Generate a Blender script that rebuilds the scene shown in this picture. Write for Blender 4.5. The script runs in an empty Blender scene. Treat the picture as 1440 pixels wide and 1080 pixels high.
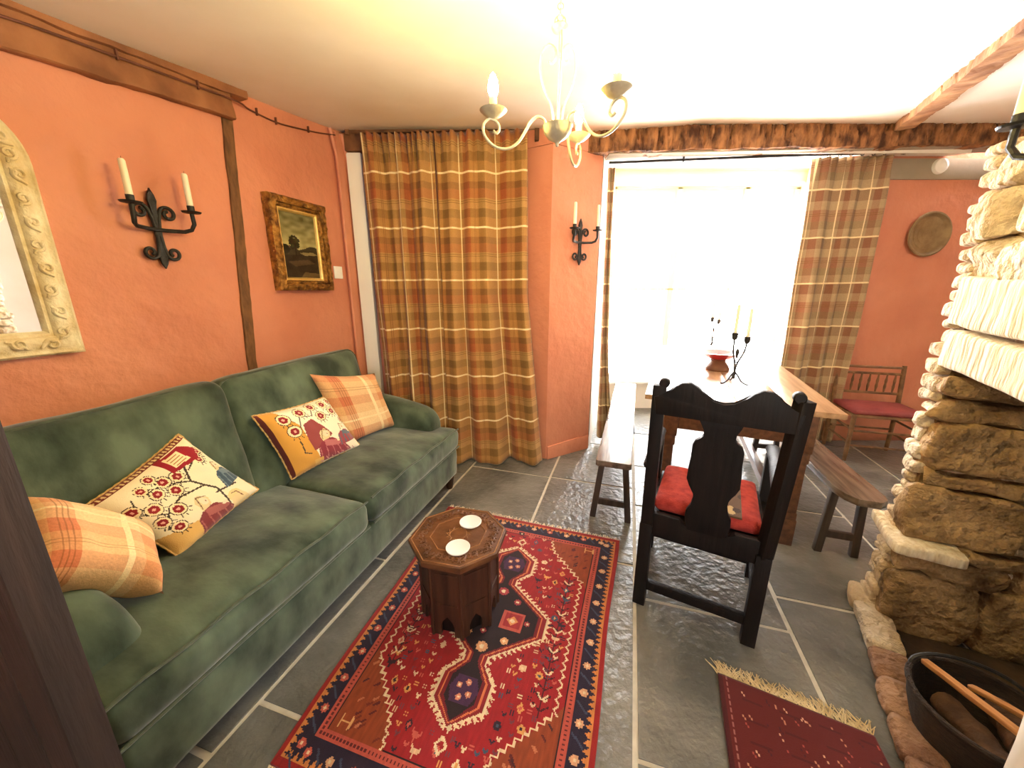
import bpy, bmesh, math, random
import numpy as np
from mathutils import Vector, Matrix, noise
random.seed(7)
S = bpy.context.scene
COL = S.collection
R = math.radians

# ------------------------------------------------------------------ camera, world, lights, exposure
cam = bpy.data.objects.new('camera', bpy.data.cameras.new('camera')); COL.objects.link(cam)
cam.data.sensor_width = 36.0; cam.data.lens = 13.0; cam.data.clip_start = 0.02
cam.location = (0, 0, 1.4); cam.rotation_euler = (R(90 - 14.3), 0, 0)
S.camera = cam
S.view_settings.view_transform = 'Standard'; S.view_settings.look = 'None'
S.view_settings.gamma = 1.0; S.view_settings.use_curve_mapping = False
S.view_settings.exposure = 0.68
S.cycles.max_bounces = 10; S.cycles.diffuse_bounces = 6; S.cycles.transparent_max_bounces = 8
S.cycles.sample_clamp_indirect = 8.0

world = bpy.data.worlds.new('sky'); S.world = world; world.use_nodes = True
bg = world.node_tree.nodes['Background']
bg.inputs['Color'].default_value = (0.97, 0.98, 1.0, 1); bg.inputs['Strength'].default_value = 22.0

def area_portal(name, loc, rot, sx, sy):
    l = bpy.data.lights.new(name, 'AREA'); l.shape = 'RECTANGLE'; l.size = sx; l.size_y = sy
    l.cycles.is_portal = True
    o = bpy.data.objects.new(name, l); COL.objects.link(o); o.location = loc; o.rotation_euler = rot
area_portal('window_daylight', (2.08, 4.34, 1.42), (R(-90), 0, 0), 2.1, 2.1)
area_portal('rear_fill_portal', (0.375, -1.62, 1.55), (R(90), 0, 0), 0.8, 0.8)  # sky fill through the added rear window

CH = Vector((0.137, 1.269, 0))         # chandelier axis
CH_A = [R(184), R(-44), R(62)]
CH_R = 0.275
# ------------------------------------------------------------------ frames
A = R(17.4)
U = Vector((math.sin(A), math.cos(A), 0)); N = Vector((math.cos(A), -math.sin(A), 0)); Z = Vector((0, 0, 1))
S0 = Vector((-0.376, 2.505, 0))
W0 = S0 - 0.95 * N
def LW(u, d, z):                       # left-wall frame: along the wall, out from it, up
    return W0 + U * u + N * d + Z * z
def zc(x, y):                          # the old ceiling falls gently towards the near end
    z = 2.49 + 0.12 * (max(1.0, min(y, 3.3)) - 2.99) + (0.04 * (y - 1.0) if y < 1.0 else 0)
    return z + 0.065 * max(0.0, min(1.0, (x - 0.2) / 1.2)) ** 1.2

# ------------------------------------------------------------------ tagging
def tag(o, label=None, cat=None, group=None, kind=None):
    if label: o['label'] = label
    if cat: o['category'] = cat
    if group: o['group'] = group
    if kind: o['kind'] = kind
    return o
def empty(name, loc, rz=0.0, label=None, cat=None, group=None, rot=None):
    o = bpy.data.objects.new(name, None); COL.objects.link(o); o.empty_display_size = 0.1
    o.location = loc
    if rot is not None: o.rotation_euler = rot
    else: o.rotation_euler = (0, 0, rz)
    return tag(o, label, cat, group)
def copy_tree(o, parent=None):
    c = o.copy(); COL.objects.link(c)
    if parent is not None: c.parent = parent
    for ch in list(o.children): copy_tree(ch, c)
    return c

# ------------------------------------------------------------------ materials
def srgb(r, g, b):
    f = lambda c: ((c / 255) / 12.92 if c / 255 <= 0.04045 else ((c / 255 + 0.055) / 1.055) ** 2.4)
    return (f(r), f(g), f(b), 1.0)
class NT:
    def __init__(s, name):
        s.m = bpy.data.materials.new(name); s.m.use_nodes = True; s.t = s.m.node_tree
        s.b = s.t.nodes['Principled BSDF']
    def n(s, typ, **kw):
        x = s.t.nodes.new(typ)
        for k, v in kw.items():
            if k in x.inputs.keys() if hasattr(x.inputs, 'keys') else False: x.inputs[k].default_value = v
            else: setattr(x, k, v)
        return x
    def l(s, a, b): s.t.links.new(a, b)
def mat(name, col, rough=0.6, col2=None, scale=8.0, bump=0.0, bscale=30.0, metal=0.0, stretch=(1, 1, 1),
        sheen=0.0, detail=6.0, spec=0.5, contrast=(0.35, 0.65), coat=0.0, bdist=0.02):
    t = NT(name); b = t.b
    b.inputs['Roughness'].default_value = rough; b.inputs['Metallic'].default_value = metal
    b.inputs['Specular IOR Level'].default_value = spec
    if sheen: b.inputs['Sheen Weight'].default_value = sheen; b.inputs['Sheen Roughness'].default_value = 0.4
    if coat: b.inputs['Coat Weight'].default_value = coat; b.inputs['Coat Roughness'].default_value = 0.15
    tc = t.n('ShaderNodeTexCoord'); mp = t.n('ShaderNodeMapping'); mp.inputs['Scale'].default_value = stretch
    t.l(tc.outputs['Object'], mp.inputs['Vector'])
    if col2 is not None:
        nz = t.n('ShaderNodeTexNoise'); nz.inputs['Scale'].default_value = scale; nz.inputs['Detail'].default_value = detail
        t.l(mp.outputs[0], nz.inputs['Vector'])
        cr = t.n('ShaderNodeValToRGB'); cr.color_ramp.elements[0].position = contrast[0]; cr.color_ramp.elements[1].position = contrast[1]
        cr.color_ramp.elements[0].color = col; cr.color_ramp.elements[1].color = col2
        t.l(nz.outputs['Fac'], cr.inputs['Fac']); t.l(cr.outputs['Color'], b.inputs['Base Color'])
    else: b.inputs['Base Color'].default_value = col
    if bump:
        nb = t.n('ShaderNodeTexNoise'); nb.inputs['Scale'].default_value = bscale; nb.inputs['Detail'].default_value = 5
        t.l(mp.outputs[0], nb.inputs['Vector'])
        bp = t.n('ShaderNodeBump'); bp.inputs['Strength'].default_value = bump; bp.inputs['Distance'].default_value = bdist
        t.l(nb.outputs['Fac'], bp.inputs['Height']); t.l(bp.outputs[0], b.inputs['Normal'])
    return t.m
def attr_mat(name, rough=0.9, sheen=0.2, bump=0.25, bscale=400.0):
    t = NT(name); b = t.b
    at = t.n('ShaderNodeAttribute'); at.attribute_name = 'paint'
    t.l(at.outputs['Color'], b.inputs['Base Color']); b.inputs['Roughness'].default_value = rough
    b.inputs['Sheen Weight'].default_value = sheen; b.inputs['Specular IOR Level'].default_value = 0.25
    if bump:
        tc = t.n('ShaderNodeTexCoord'); nb = t.n('ShaderNodeTexNoise'); nb.inputs['Scale'].default_value = bscale
        t.l(tc.outputs['Object'], nb.inputs['Vector'])
        bp = t.n('ShaderNodeBump'); bp.inputs['Strength'].default_value = bump; bp.inputs['Distance'].default_value = 0.004
        t.l(nb.outputs['Fac'], bp.inputs['Height']); t.l(bp.outputs[0], b.inputs['Normal'])
    return t.m
def plaid_mat(name, xs, ys, px, py, rough=0.95, lines=()):
    """woven check: xs, ys = [(start, colour)...] over one repeat of px, py metres; lines = [(axis, pos, width, colour, strength)]"""
    t = NT(name); b = t.b; b.inputs['Roughness'].default_value = rough; b.inputs['Specular IOR Level'].default_value = 0.15
    b.inputs['Sheen Weight'].default_value = 0.15
    uv = t.n('ShaderNodeUVMap'); sp = t.n('ShaderNodeSeparateXYZ'); t.l(uv.outputs[0], sp.inputs[0])
    fr = []
    for out, per in ((sp.outputs[0], px), (sp.outputs[1], py)):
        d = t.n('ShaderNodeMath', operation='DIVIDE'); d.inputs[1].default_value = per; t.l(out, d.inputs[0])
        f = t.n('ShaderNodeMath', operation='FRACT'); t.l(d.outputs[0], f.inputs[0]); fr.append(f)
    ramps = []
    for f, st in zip(fr, (xs, ys)):
        cr = t.n('ShaderNodeValToRGB'); cr.color_ramp.interpolation = 'CONSTANT'
        e = cr.color_ramp.elements; e[0].position = 0; e[0].color = st[0][1]; e[1].position = st[1][0]; e[1].color = st[1][1]
        for p, c in st[2:]:
            k = e.new(p); k.color = c
        t.l(f.outputs[0], cr.inputs['Fac']); ramps.append(cr)
    mx = t.n('ShaderNodeMix', data_type='RGBA'); mx.inputs[0].default_value = 0.5
    t.l(ramps[0].outputs[0], mx.inputs[6]); t.l(ramps[1].outputs[0], mx.inputs[7])
    cur = mx.outputs[2]
    for ax, pos, w, c, sth in lines:
        s1 = t.n('ShaderNodeMath', operation='COMPARE'); s1.inputs[1].default_value = pos; s1.inputs[2].default_value = w / 2
        t.l(fr[ax].outputs[0], s1.inputs[0])
        s2 = t.n('ShaderNodeMath', operation='MULTIPLY'); s2.inputs[1].default_value = sth; t.l(s1.outputs[0], s2.inputs[0])
        m2 = t.n('ShaderNodeMix', data_type='RGBA'); t.l(s2.outputs[0], m2.inputs[0]); t.l(cur, m2.inputs[6]); m2.inputs[7].default_value = c
        cur = m2.outputs[2]
    # slubby yarn: small mottling of the cloth
    tc = t.n('ShaderNodeTexCoord'); nz = t.n('ShaderNodeTexNoise'); nz.inputs['Scale'].default_value = 160; t.l(tc.outputs['Object'], nz.inputs['Vector'])
    mr = t.n('ShaderNodeMapRange'); mr.inputs['To Min'].default_value = 0.78; mr.inputs['To Max'].default_value = 1.2; t.l(nz.outputs['Fac'], mr.inputs['Value'])
    vm = t.n('ShaderNodeVectorMath', operation='SCALE'); t.l(cur, vm.inputs[0]); t.l(mr.outputs[0], vm.inputs['Scale'])
    t.l(vm.outputs[0], b.inputs['Base Color'])
    bp = t.n('ShaderNodeBump'); bp.inputs['Strength'].default_value = 0.25; bp.inputs['Distance'].default_value = 0.004
    t.l(nz.outputs['Fac'], bp.inputs['Height']); t.l(bp.outputs[0], b.inputs['Normal'])
    return t.m
def emit_mat(name, col, strength):
    t = NT(name); t.b.inputs['Base Color'].default_value = (0.9, 0.85, 0.7, 1)
    t.b.inputs['Emission Color'].default_value = col; t.b.inputs['Emission Strength'].default_value = strength
    return t.m
def wood(name, c1, c2, rough=0.45, axis=0, bump=0.15, coat=0.0, scale=6):
    st = [6.0, 6.0, 6.0]; st[axis] = 0.5
    return mat(name, c1, rough, c2, scale, bump, 14.0, stretch=tuple(st), coat=coat)

M = {}
M['terracotta'] = mat('terracotta_plaster', srgb(206, 132, 104), 0.5, srgb(216, 144, 114), 2.5, 0.4, 11.0, spec=0.35, bdist=0.035)
M['white_plaster'] = mat('white_plaster', srgb(240, 232, 218), 0.75, srgb(248, 242, 232), 2.0, 0.15, 6.0)
M['cream_paint'] = mat('cream_paint', srgb(222, 204, 160), 0.5, srgb(230, 214, 172), 3.0, 0.05, 10.0)
M['white_paint'] = mat('white_gloss_paint', srgb(250, 249, 244), 0.4, srgb(252, 251, 246), 3.0)
M['beam'] = mat('old_beam_oak', srgb(78, 46, 28), 0.85, srgb(178, 124, 78), 9.0, 0.8, 20.0, stretch=(2, 2, 1))
M['beam_dark'] = mat('dark_beam_oak', srgb(84, 52, 32), 0.8, srgb(128, 86, 54), 9.0, 0.5, 18.0)
M['beam_pale'] = mat('pale_beam_oak', srgb(140, 94, 62), 0.85, srgb(198, 150, 106), 8.0, 0.6, 16.0)
M['slate'] = mat('grey_flagstone', srgb(88, 89, 86), 0.3, srgb(128, 127, 122), 3.2, 0.5, 26.0, spec=0.6)
M['grout'] = mat('lime_grout', srgb(196, 190, 176), 0.9, srgb(214, 208, 194), 20.0)
M['stone'] = mat('warm_rubble_stone', srgb(196, 166, 124), 0.9, srgb(240, 226, 200), 6.0, 1.0, 26.0, contrast=(0.3, 0.7), bdist=0.05)  # pale copy: window glare on the breast is lightened into the colour
M['stone_shade'] = mat('shaded_rubble_stone', srgb(104, 78, 48), 0.9, srgb(206, 172, 124), 6.0, 1.0, 20.0, contrast=(0.32, 0.68), bdist=0.06)  # same rubble, darkened for the shade inside the hearth opening
M['lintel'] = mat('tooled_limestone', srgb(220, 202, 168), 0.9, srgb(242, 232, 210), 9.0, 0.8, 8.0, stretch=(6, 6, 1))
M['mortar'] = mat('mortar', srgb(120, 98, 70), 0.95, srgb(150, 126, 94), 12.0, 0.5, 40.0)
M['dark_hearth'] = mat('dark_hearth_stone', srgb(52, 40, 30), 0.95, srgb(84, 66, 48), 6.0, 0.6, 14.0)
M['velvet'] = mat('green_velvet', srgb(44, 57, 46), 0.78, srgb(100, 116, 97), 4.5, 0.3, 7.0, sheen=0.5, spec=0.2, contrast=(0.34, 0.70), stretch=(1, 1.6, 1))
M['iron'] = mat('black_wrought_iron', srgb(30, 30, 32), 0.5, srgb(52, 50, 50), 20.0, 0.25, 60.0, metal=0.35)
M['wax'] = mat('cream_candle_wax', srgb(250, 240, 214), 0.45, srgb(252, 246, 226), 12.0)
M['black_oak'] = wood('black_oak', srgb(14, 9, 8), srgb(24, 16, 13), 0.55, 2, 0.12)
M['black_oak'].node_tree.nodes['Principled BSDF'].inputs['Specular IOR Level'].default_value = 0.25
M['table_oak'] = wood('brown_oak', srgb(76, 48, 34), srgb(108, 72, 50), 0.3, 1, 0.08)
M['bench_oak'] = wood('bench_elm', srgb(84, 70, 60), srgb(124, 108, 94), 0.27, 1, 0.05, coat=0.4)
M['table_top'] = wood('paled_oak', srgb(150, 116, 84), srgb(186, 150, 114), 0.3, 1, 0.04, coat=0.5)  # pale oak, lightened further to carry the white window glare
M['bench_leg'] = wood('dark_bench_leg', srgb(46, 36, 30), srgb(76, 62, 52), 0.5, 2, 0.12)
M['panel'] = wood('dark_plank', srgb(36, 22, 17), srgb(52, 34, 26), 0.7, 2, 0.2)
M['carved'] = mat('carved_walnut', srgb(76, 45, 26), 0.42, srgb(116, 74, 43), 9.0, 0.2, 30.0)
M['walnut'] = wood('dark_walnut', srgb(46, 26, 16), srgb(72, 42, 26), 0.5, 2, 0.15)
M['coaster'] = mat('white_ceramic', srgb(246, 246, 244), 0.35, srgb(250, 250, 248), 5.0)
M['gilt'] = mat('gilt_frame', srgb(104, 64, 26), 0.38, srgb(186, 132, 58), 26.0, 0.9, 55.0, metal=0.55)
M['gilt_slip'] = mat('gilt_slip', srgb(222, 180, 96), 0.35, srgb(238, 206, 130), 12.0, metal=0.4)
M['cream_gilt'] = mat('distressed_cream_gesso', srgb(214, 190, 138), 0.5, srgb(244, 234, 202), 14.0, 0.35, 50.0)
M['brass'] = mat('aged_brass', srgb(130, 106, 74), 0.5, srgb(160, 136, 98), 10.0, 0.2, 40.0, metal=0.3)
M['silver_cream'] = mat('cream_painted_metal', srgb(186, 174, 146), 0.4, srgb(214, 204, 176), 16.0, 0.1, 50.0, metal=0.25)
M['red_glaze'] = mat('red_glaze', srgb(168, 30, 42), 0.25, srgb(190, 44, 52), 6.0, coat=0.4)
M['terra_pot'] = mat('brown_clay', srgb(98, 62, 44), 0.5, srgb(124, 82, 60), 8.0)
M['red_wool'] = mat('red_kilim', srgb(148, 40, 32), 0.95, srgb(182, 60, 48), 30.0, 0.3, 200.0)
M['pink_seat'] = mat('pink_red_leather', srgb(126, 50, 52), 0.55, srgb(150, 70, 70), 9.0, 0.1, 20.0)
M['cane'] = mat('brown_cane', srgb(96, 66, 42), 0.55, srgb(140, 102, 66), 14.0, 0.2, 30.0)
M['fringe'] = mat('straw_fringe', srgb(206, 184, 138), 0.9, srgb(230, 212, 172), 20.0)
M['white_fringe'] = mat('pale_fringe', srgb(232, 214, 190), 0.9, srgb(244, 230, 208), 20.0)
M['cord'] = mat('dark_cable', srgb(92, 50, 34), 0.6, srgb(110, 62, 42), 10.0)
M['wicker'] = mat('dark_wicker', srgb(34, 24, 18), 0.75, srgb(62, 44, 32), 40.0, 0.8, 90.0, stretch=(1, 1, 5))
M['kindling'] = wood('split_kindling', srgb(176, 116, 66), srgb(214, 156, 100), 0.8, 0, 0.4)
M['log'] = mat('log_bark', srgb(66, 45, 32), 0.9, srgb(108, 74, 50), 12.0, 0.6, 30.0)
M['mirror'] = mat('mirror_glass', (0.92, 0.93, 0.93, 1), 0.02, metal=1.0)
M['piping'] = mat('green_piping', srgb(58, 68, 52), 0.8, srgb(78, 88, 70), 20.0, sheen=0.4)
M['shaded_band'] = mat('shaded_limewash', srgb(150, 138, 118), 0.8, srgb(166, 152, 132), 3.0, 0.15, 9.0)  # pale band with its shading darkened into the colour
M['bulb'] = emit_mat('lit_bulb', (1.0, 0.77, 0.25, 1), 640.0)
M['paint'] = attr_mat('woven_wool')
M['oil'] = attr_mat('oil_paint', 0.45, 0.0, 0.3, 120.0)
M['tapestry'] = attr_mat('tapestry_weave', 0.95, 0.2, 0.35, 300.0)
t = NT('window_glass'); tr = t.n('ShaderNodeBsdfTransparent'); gl = t.n('ShaderNodeBsdfGlossy'); gl.inputs['Roughness'].default_value = 0.02
mxs = t.n('ShaderNodeMixShader'); mxs.inputs[0].default_value = 0.06
t.l(tr.outputs[0], mxs.inputs[1]); t.l(gl.outputs[0], mxs.inputs[2]); t.l(mxs.outputs[0], t.t.nodes['Material Output'].inputs['Surface'])
M['glass'] = t.m

tan, rust, olive, cream, brown, ochre = srgb(182, 140, 88), srgb(164, 92, 56), srgb(126, 94, 52), srgb(244, 224, 178), srgb(124, 78, 46), srgb(172, 124, 70)
M['plaid_curtain'] = plaid_mat('tan_rust_check_cloth',
    [(0, tan), (0.22, rust), (0.40, ochre), (0.62, olive), (0.80, tan)],
    [(0, ochre), (0.20, olive), (0.36, tan), (0.55, rust), (0.72, brown), (0.84, ochre)], 0.45, 0.365,
    lines=[(1, 0.02, 0.035, cream, 0.85), (1, 0.48, 0.012, olive, 0.8), (1, 0.52, 0.012, olive, 0.8), (0, 0.1, 0.03, cream, 0.75), (0, 0.5, 0.012, brown, 0.6), (0, 0.53, 0.012, brown, 0.6)])
beige, mauve = srgb(178, 154, 120), srgb(150, 104, 80)
M['plaid_curtain_pale'] = plaid_mat('beige_mauve_check_cloth',
    [(0, beige), (0.25, mauve), (0.45, beige), (0.62, srgb(128, 110, 82)), (0.82, beige)],
    [(0, beige), (0.20, srgb(134, 112, 82)), (0.36, mauve), (0.6, beige), (0.78, srgb(130, 92, 68))], 0.46, 0.36,
    lines=[(1, 0.02, 0.035, cream, 0.85), (1, 0.48, 0.012, olive, 0.6), (1, 0.52, 0.012, olive, 0.6), (0, 0.1, 0.04, cream, 0.8)])
pk, sand, apr = srgb(206, 128, 92), srgb(236, 206, 158), srgb(220, 172, 120)
M['plaid_cushion'] = plaid_mat('apricot_check_cloth',
    [(0, sand), (0.3, apr), (0.55, pk), (0.75, sand)], [(0, apr), (0.25, pk), (0.45, sand), (0.7, apr), (0.85, srgb(200, 110, 70))], 0.36, 0.36,
    lines=[(0, 0.16, 0.06, cream, 0.9), (1, 0.6, 0.03, cream, 0.8), (0, 0.62, 0.012, brown, 0.5), (0, 0.66, 0.012, brown, 0.5), (0, 0.70, 0.012, brown, 0.5), (1, 0.1, 0.012, brown, 0.4), (1, 0.14, 0.012, brown, 0.4)])

# ------------------------------------------------------------------ mesh building
class MB:
    def __init__(s): s.bm = bmesh.new(); s.uv = None
    def box(s, c, size, M3=None, bev=0.0):
        sx, sy, sz = size[0] / 2, size[1] / 2, size[2] / 2
        c = Vector(c); M3 = M3 or Matrix.Identity(3)
        vs = [s.bm.verts.new(c + M3 @ Vector((x * sx, y * sy, z * sz))) for x in (-1, 1) for y in (-1, 1) for z in (-1, 1)]
        fs = [s.bm.faces.new([vs[i] for i in f]) for f in ((0, 1, 3, 2), (4, 6, 7, 5), (0, 4, 5, 1), (2, 3, 7, 6), (0, 2, 6, 4), (1, 5, 7, 3))]
        if bev:
            es = list({e for f in fs for e in f.edges})
            bmesh.ops.bevel(s.bm, geom=es, offset=bev, segments=2, profile=0.6, affect='EDGES')
        return s
    def beam(s, p, q, w, h, up=Z, bev=0.004):
        p, q = Vector(p), Vector(q); d = (q - p); L = d.length; d.normalize()
        x = d.cross(Vector(up))
        if x.length < 1e-4: x = d.cross(Vector((0, 1, 0)))
        x.normalize(); y = x.cross(d); y.normalize()
        m3 = Matrix((x, d, y)).transposed()
        return s.box((p + q) / 2, (w, L, h), m3, bev)
    def tube(s, pts, r, seg=8, closed=False, flat=None):
        pts = [Vector(p) for p in pts]; n = len(pts)
        rr = r if isinstance(r, (list, tuple)) else [r] * n
        tang = []
        for i in range(n):
            a = pts[(i - 1) % n] if (closed or i > 0) else pts[0]
            b = pts[(i + 1) % n] if (closed or i < n - 1) else pts[-1]
            d = b - a; d = d.normalized() if d.length > 1e-9 else Vector((0, 0, 1)); tang.append(d)
        ref = Vector((0, 0, 1)) if abs(tang[0].z) < 0.9 else Vector((1, 0, 0))
        x = tang[0].cross(ref).normalized(); rings = []
        for i in range(n):
            x = x - tang[i] * x.dot(tang[i])
            x = x.normalized() if x.length > 1e-6 else tang[i].orthogonal().normalized()
            y = tang[i].cross(x)
            rings.append([s.bm.verts.new(pts[i] + (x * math.cos(2 * math.pi * k / seg) * (flat or 1) + y * math.sin(2 * math.pi * k / seg)) * rr[i]) for k in range(seg)])
        for i in range(n if closed else n - 1):
            a, b = rings[i], rings[(i + 1) % n]
            for k in range(seg): s.bm.faces.new((a[k], a[(k + 1) % seg], b[(k + 1) % seg], b[k]))
        if not closed:
            s.bm.faces.new(list(reversed(rings[0]))); s.bm.faces.new(rings[-1])
        return s
    def lathe(s, prof, c=(0, 0, 0), seg=24, axis=None):
        c = Vector(c); m = axis or Matrix.Identity(3); rings = []
        for r, z in prof:
            if r < 1e-5: rings.append([s.bm.verts.new(c + m @ Vector((0, 0, z)))])
            else: rings.append([s.bm.verts.new(c + m @ Vector((r * math.cos(2 * math.pi * k / seg), r * math.sin(2 * math.pi * k / seg), z))) for k in range(seg)])
        for a, b in zip(rings, rings[1:]):
            for k in range(seg):
                k2 = (k + 1) % seg
                if len(a) == 1 and len(b) == 1: break
                if len(a) == 1: s.bm.faces.new((a[0], b[k2], b[k]))
                elif len(b) == 1: s.bm.faces.new((a[k], a[k2], b[0]))
                else: s.bm.faces.new((a[k], a[k2], b[k2], b[k]))
        for rg, rev in ((rings[0], True), (rings[-1], False)):
            if len(rg) > 2: s.bm.faces.new(list(reversed(rg)) if rev else rg)
        return s
    def prism(s, poly, o, X, Y, D, bev=0.0):
        """polygon (x, y) in plane o + x*X + y*Y, pushed by vector D"""
        o, X, Y, D = Vector(o), Vector(X), Vector(Y), Vector(D)
        a = [s.bm.verts.new(o + X * p[0] + Y * p[1]) for p in poly]
        b = [s.bm.verts.new(v.co + D) for v in a]
        n = len(a); fs = [s.bm.faces.new(a), s.bm.faces.new(list(reversed(b)))]
        for i in range(n): fs.append(s.bm.faces.new((a[i], b[i], b[(i + 1) % n], a[(i + 1) % n])))
        if bev:
            es = list(set(fs[0].edges) | set(fs[1].edges))
            bmesh.ops.bevel(s.bm, geom=es, offset=bev, segments=2, profile=0.6, affect='EDGES')
        return s
    def rbox(s, f, size, rad=0.05, n=8, crown=0.0, cuts=None, jit=0.0, seed=0.0, jscale=4.0):
        """rounded, crowned, optionally rough box; f maps local Vector to place"""
        hx, hy, hz = size[0] / 2, size[1] / 2, size[2] / 2; rad = min(rad, hx * 0.98, hy * 0.98, hz * 0.98)
        cache = {}
        def vert(i, j, k):
            key = (i, j, k)
            if key in cache: return cache[key]
            g = lambda q: math.sin((q / n * 2 - 1) * math.pi / 2)
            p = Vector((g(i) * hx, g(j) * hy, g(k) * hz))
            q = Vector((max(-hx + rad, min(hx - rad, p.x)), max(-hy + rad, min(hy - rad, p.y)), max(-hz + rad, min(hz - rad, p.z))))
            d = p - q
            if d.length > 1e-9: p = q + d.normalized() * rad
            if crown: p.z += crown * (1 - (p.x / hx) ** 2) * (1 - (p.y / hy) ** 2) * (1 if p.z > 0 else -0.4)
            if cuts:
                for cn, cd in cuts:
                    e_ = p.dot(cn) - cd
                    if e_ > 0: p = p - cn * (e_ * 0.92)
            if jit:
                nv = noise.noise_vector(p * jscale + Vector((seed, seed * 1.7, -seed)))
                nv2 = noise.noise_vector(p * jscale * 3.1 + Vector((-seed, seed * 0.7, seed)))
                p = p + nv * jit + nv2 * jit * 0.45
            v = s.bm.verts.new(f(p)); cache[key] = v; return v
        for a in range(n):
            for b in range(n):
                for fx in (0, n):
                    q1 = [vert(fx, a, b), vert(fx, a + 1, b), vert(fx, a + 1, b + 1), vert(fx, a, b + 1)]
                    s.bm.faces.new(q1 if fx else q1[::-1])
                    q1 = [vert(a, fx, b), vert(a, fx, b + 1), vert(a + 1, fx, b + 1), vert(a + 1, fx, b)]
                    s.bm.faces.new(q1 if fx else q1[::-1])
                    q1 = [vert(a, b, fx), vert(a + 1, b, fx), vert(a + 1, b + 1, fx), vert(a, b + 1, fx)]
                    s.bm.faces.new(q1 if fx else q1[::-1])
        return s
    def build(s, name, m, parent=None, smooth=True, mats=None, angle=40, recalc=True):
        bm = s.bm
        if recalc: bmesh.ops.recalc_face_normals(bm, faces=bm.faces)
        me = bpy.data.meshes.new(name)
        if smooth:
            for f in bm.faces: f.smooth = True
            for e in bm.edges:
                if len(e.link_faces) == 2 and e.calc_face_angle(0) > R(angle): e.smooth = False
        bm.to_mesh(me); bm.free()
        for k in (mats or [m]): me.materials.append(k)
        o = bpy.data.objects.new(name, me); COL.objects.link(o)
        if parent is not None: o.parent = parent
        return o
def ident(p): return p
def at(c, M3=None):
    c = Vector(c)
    return (lambda p: c + M3 @ p) if M3 else (lambda p: c + p)
def rotz(a): return Matrix.Rotation(a, 3, 'Z')
M3W = Matrix((N, U, Z)).transposed()      # local x = out from left wall, y = along it
def arc(c, r, a0, a1, n, X, Y):
    c, X, Y = Vector(c), Vector(X), Vector(Y)
    return [c + X * (r * math.cos(a0 + (a1 - a0) * i / n)) + Y * (r * math.sin(a0 + (a1 - a0) * i / n)) for i in range(n + 1)]
def smoothpts(pts, n=6):
    P = [Vector(p) for p in pts]; out = []
    for i in range(len(P) - 1):
        p0, p1, p2, p3 = P[max(i - 1, 0)], P[i], P[i + 1], P[min(i + 2, len(P) - 1)]
        for k in range(n):
            t = k / n
            out.append(0.5 * ((2 * p1) + (p2 - p0) * t + (2 * p0 - 5 * p1 + 4 * p2 - p3) * t * t + (3 * p1 - p0 - 3 * p2 + p3) * t ** 3))
    out.append(P[-1]); return out
def spiral(c, r0, r1, a0, turns, n, X, Y):
    c, X, Y = Vector(c), Vector(X), Vector(Y); out = []
    for i in range(n + 1):
        t = i / n; r = r0 + (r1 - r0) * t; a = a0 + turns * 2 * math.pi * t
        out.append(c + X * r * math.cos(a) + Y * r * math.sin(a))
    return out
def pgrid(name, img, f, m, parent=None, back=None, thick=0.0):
    """sheet of cells coloured from img (rows top to bottom), f(a, b) -> point, a right, b down; optional thickness"""
    h, w = img.shape[:2]
    vs = [f(i / w, j / h) for j in range(h + 1) for i in range(w + 1)]
    W1 = w + 1
    fs = [(j * W1 + i, (j + 1) * W1 + i, (j + 1) * W1 + i + 1, j * W1 + i + 1) for j in range(h) for i in range(w)]
    top = len(fs)
    if thick:
        k = len(vs); rim = [i for i in range(W1)] + [j * W1 + w for j in range(1, h + 1)] + [h * W1 + i for i in range(w - 1, -1, -1)] + [j * W1 for j in range(h - 1, 0, -1)]
        vs += [vs[i] - Z * thick for i in rim]; nr = len(rim)
        fs += [(rim[i], rim[(i + 1) % nr], k + (i + 1) % nr, k + i) for i in range(nr)]
        fs.append(tuple(range(k, k + nr)))
    me = bpy.data.meshes.new(name); me.from_pydata([tuple(v) for v in vs], [], fs)
    at_ = me.color_attributes.new('paint', 'FLOAT_COLOR', 'CORNER')
    lin = np.where(img <= 0.04045, img / 12.92, ((img + 0.055) / 1.055) ** 2.4)
    cols = np.ones((len(me.loops), 4), dtype=np.float32); cols[:, :3] = lin[-1, w // 2]
    cols[:top * 4, :3] = np.repeat(lin.reshape(-1, 3), 4, axis=0)
    at_.data.foreach_set('color', cols.ravel())
    me.materials.append(m); o = bpy.data.objects.new(name, me); COL.objects.link(o)
    for p in me.polygons: p.use_smooth = True
    if thick: 
        for p in list(me.polygons)[top:]: p.use_smooth = False
    if parent is not None: o.parent = parent
    return o
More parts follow.
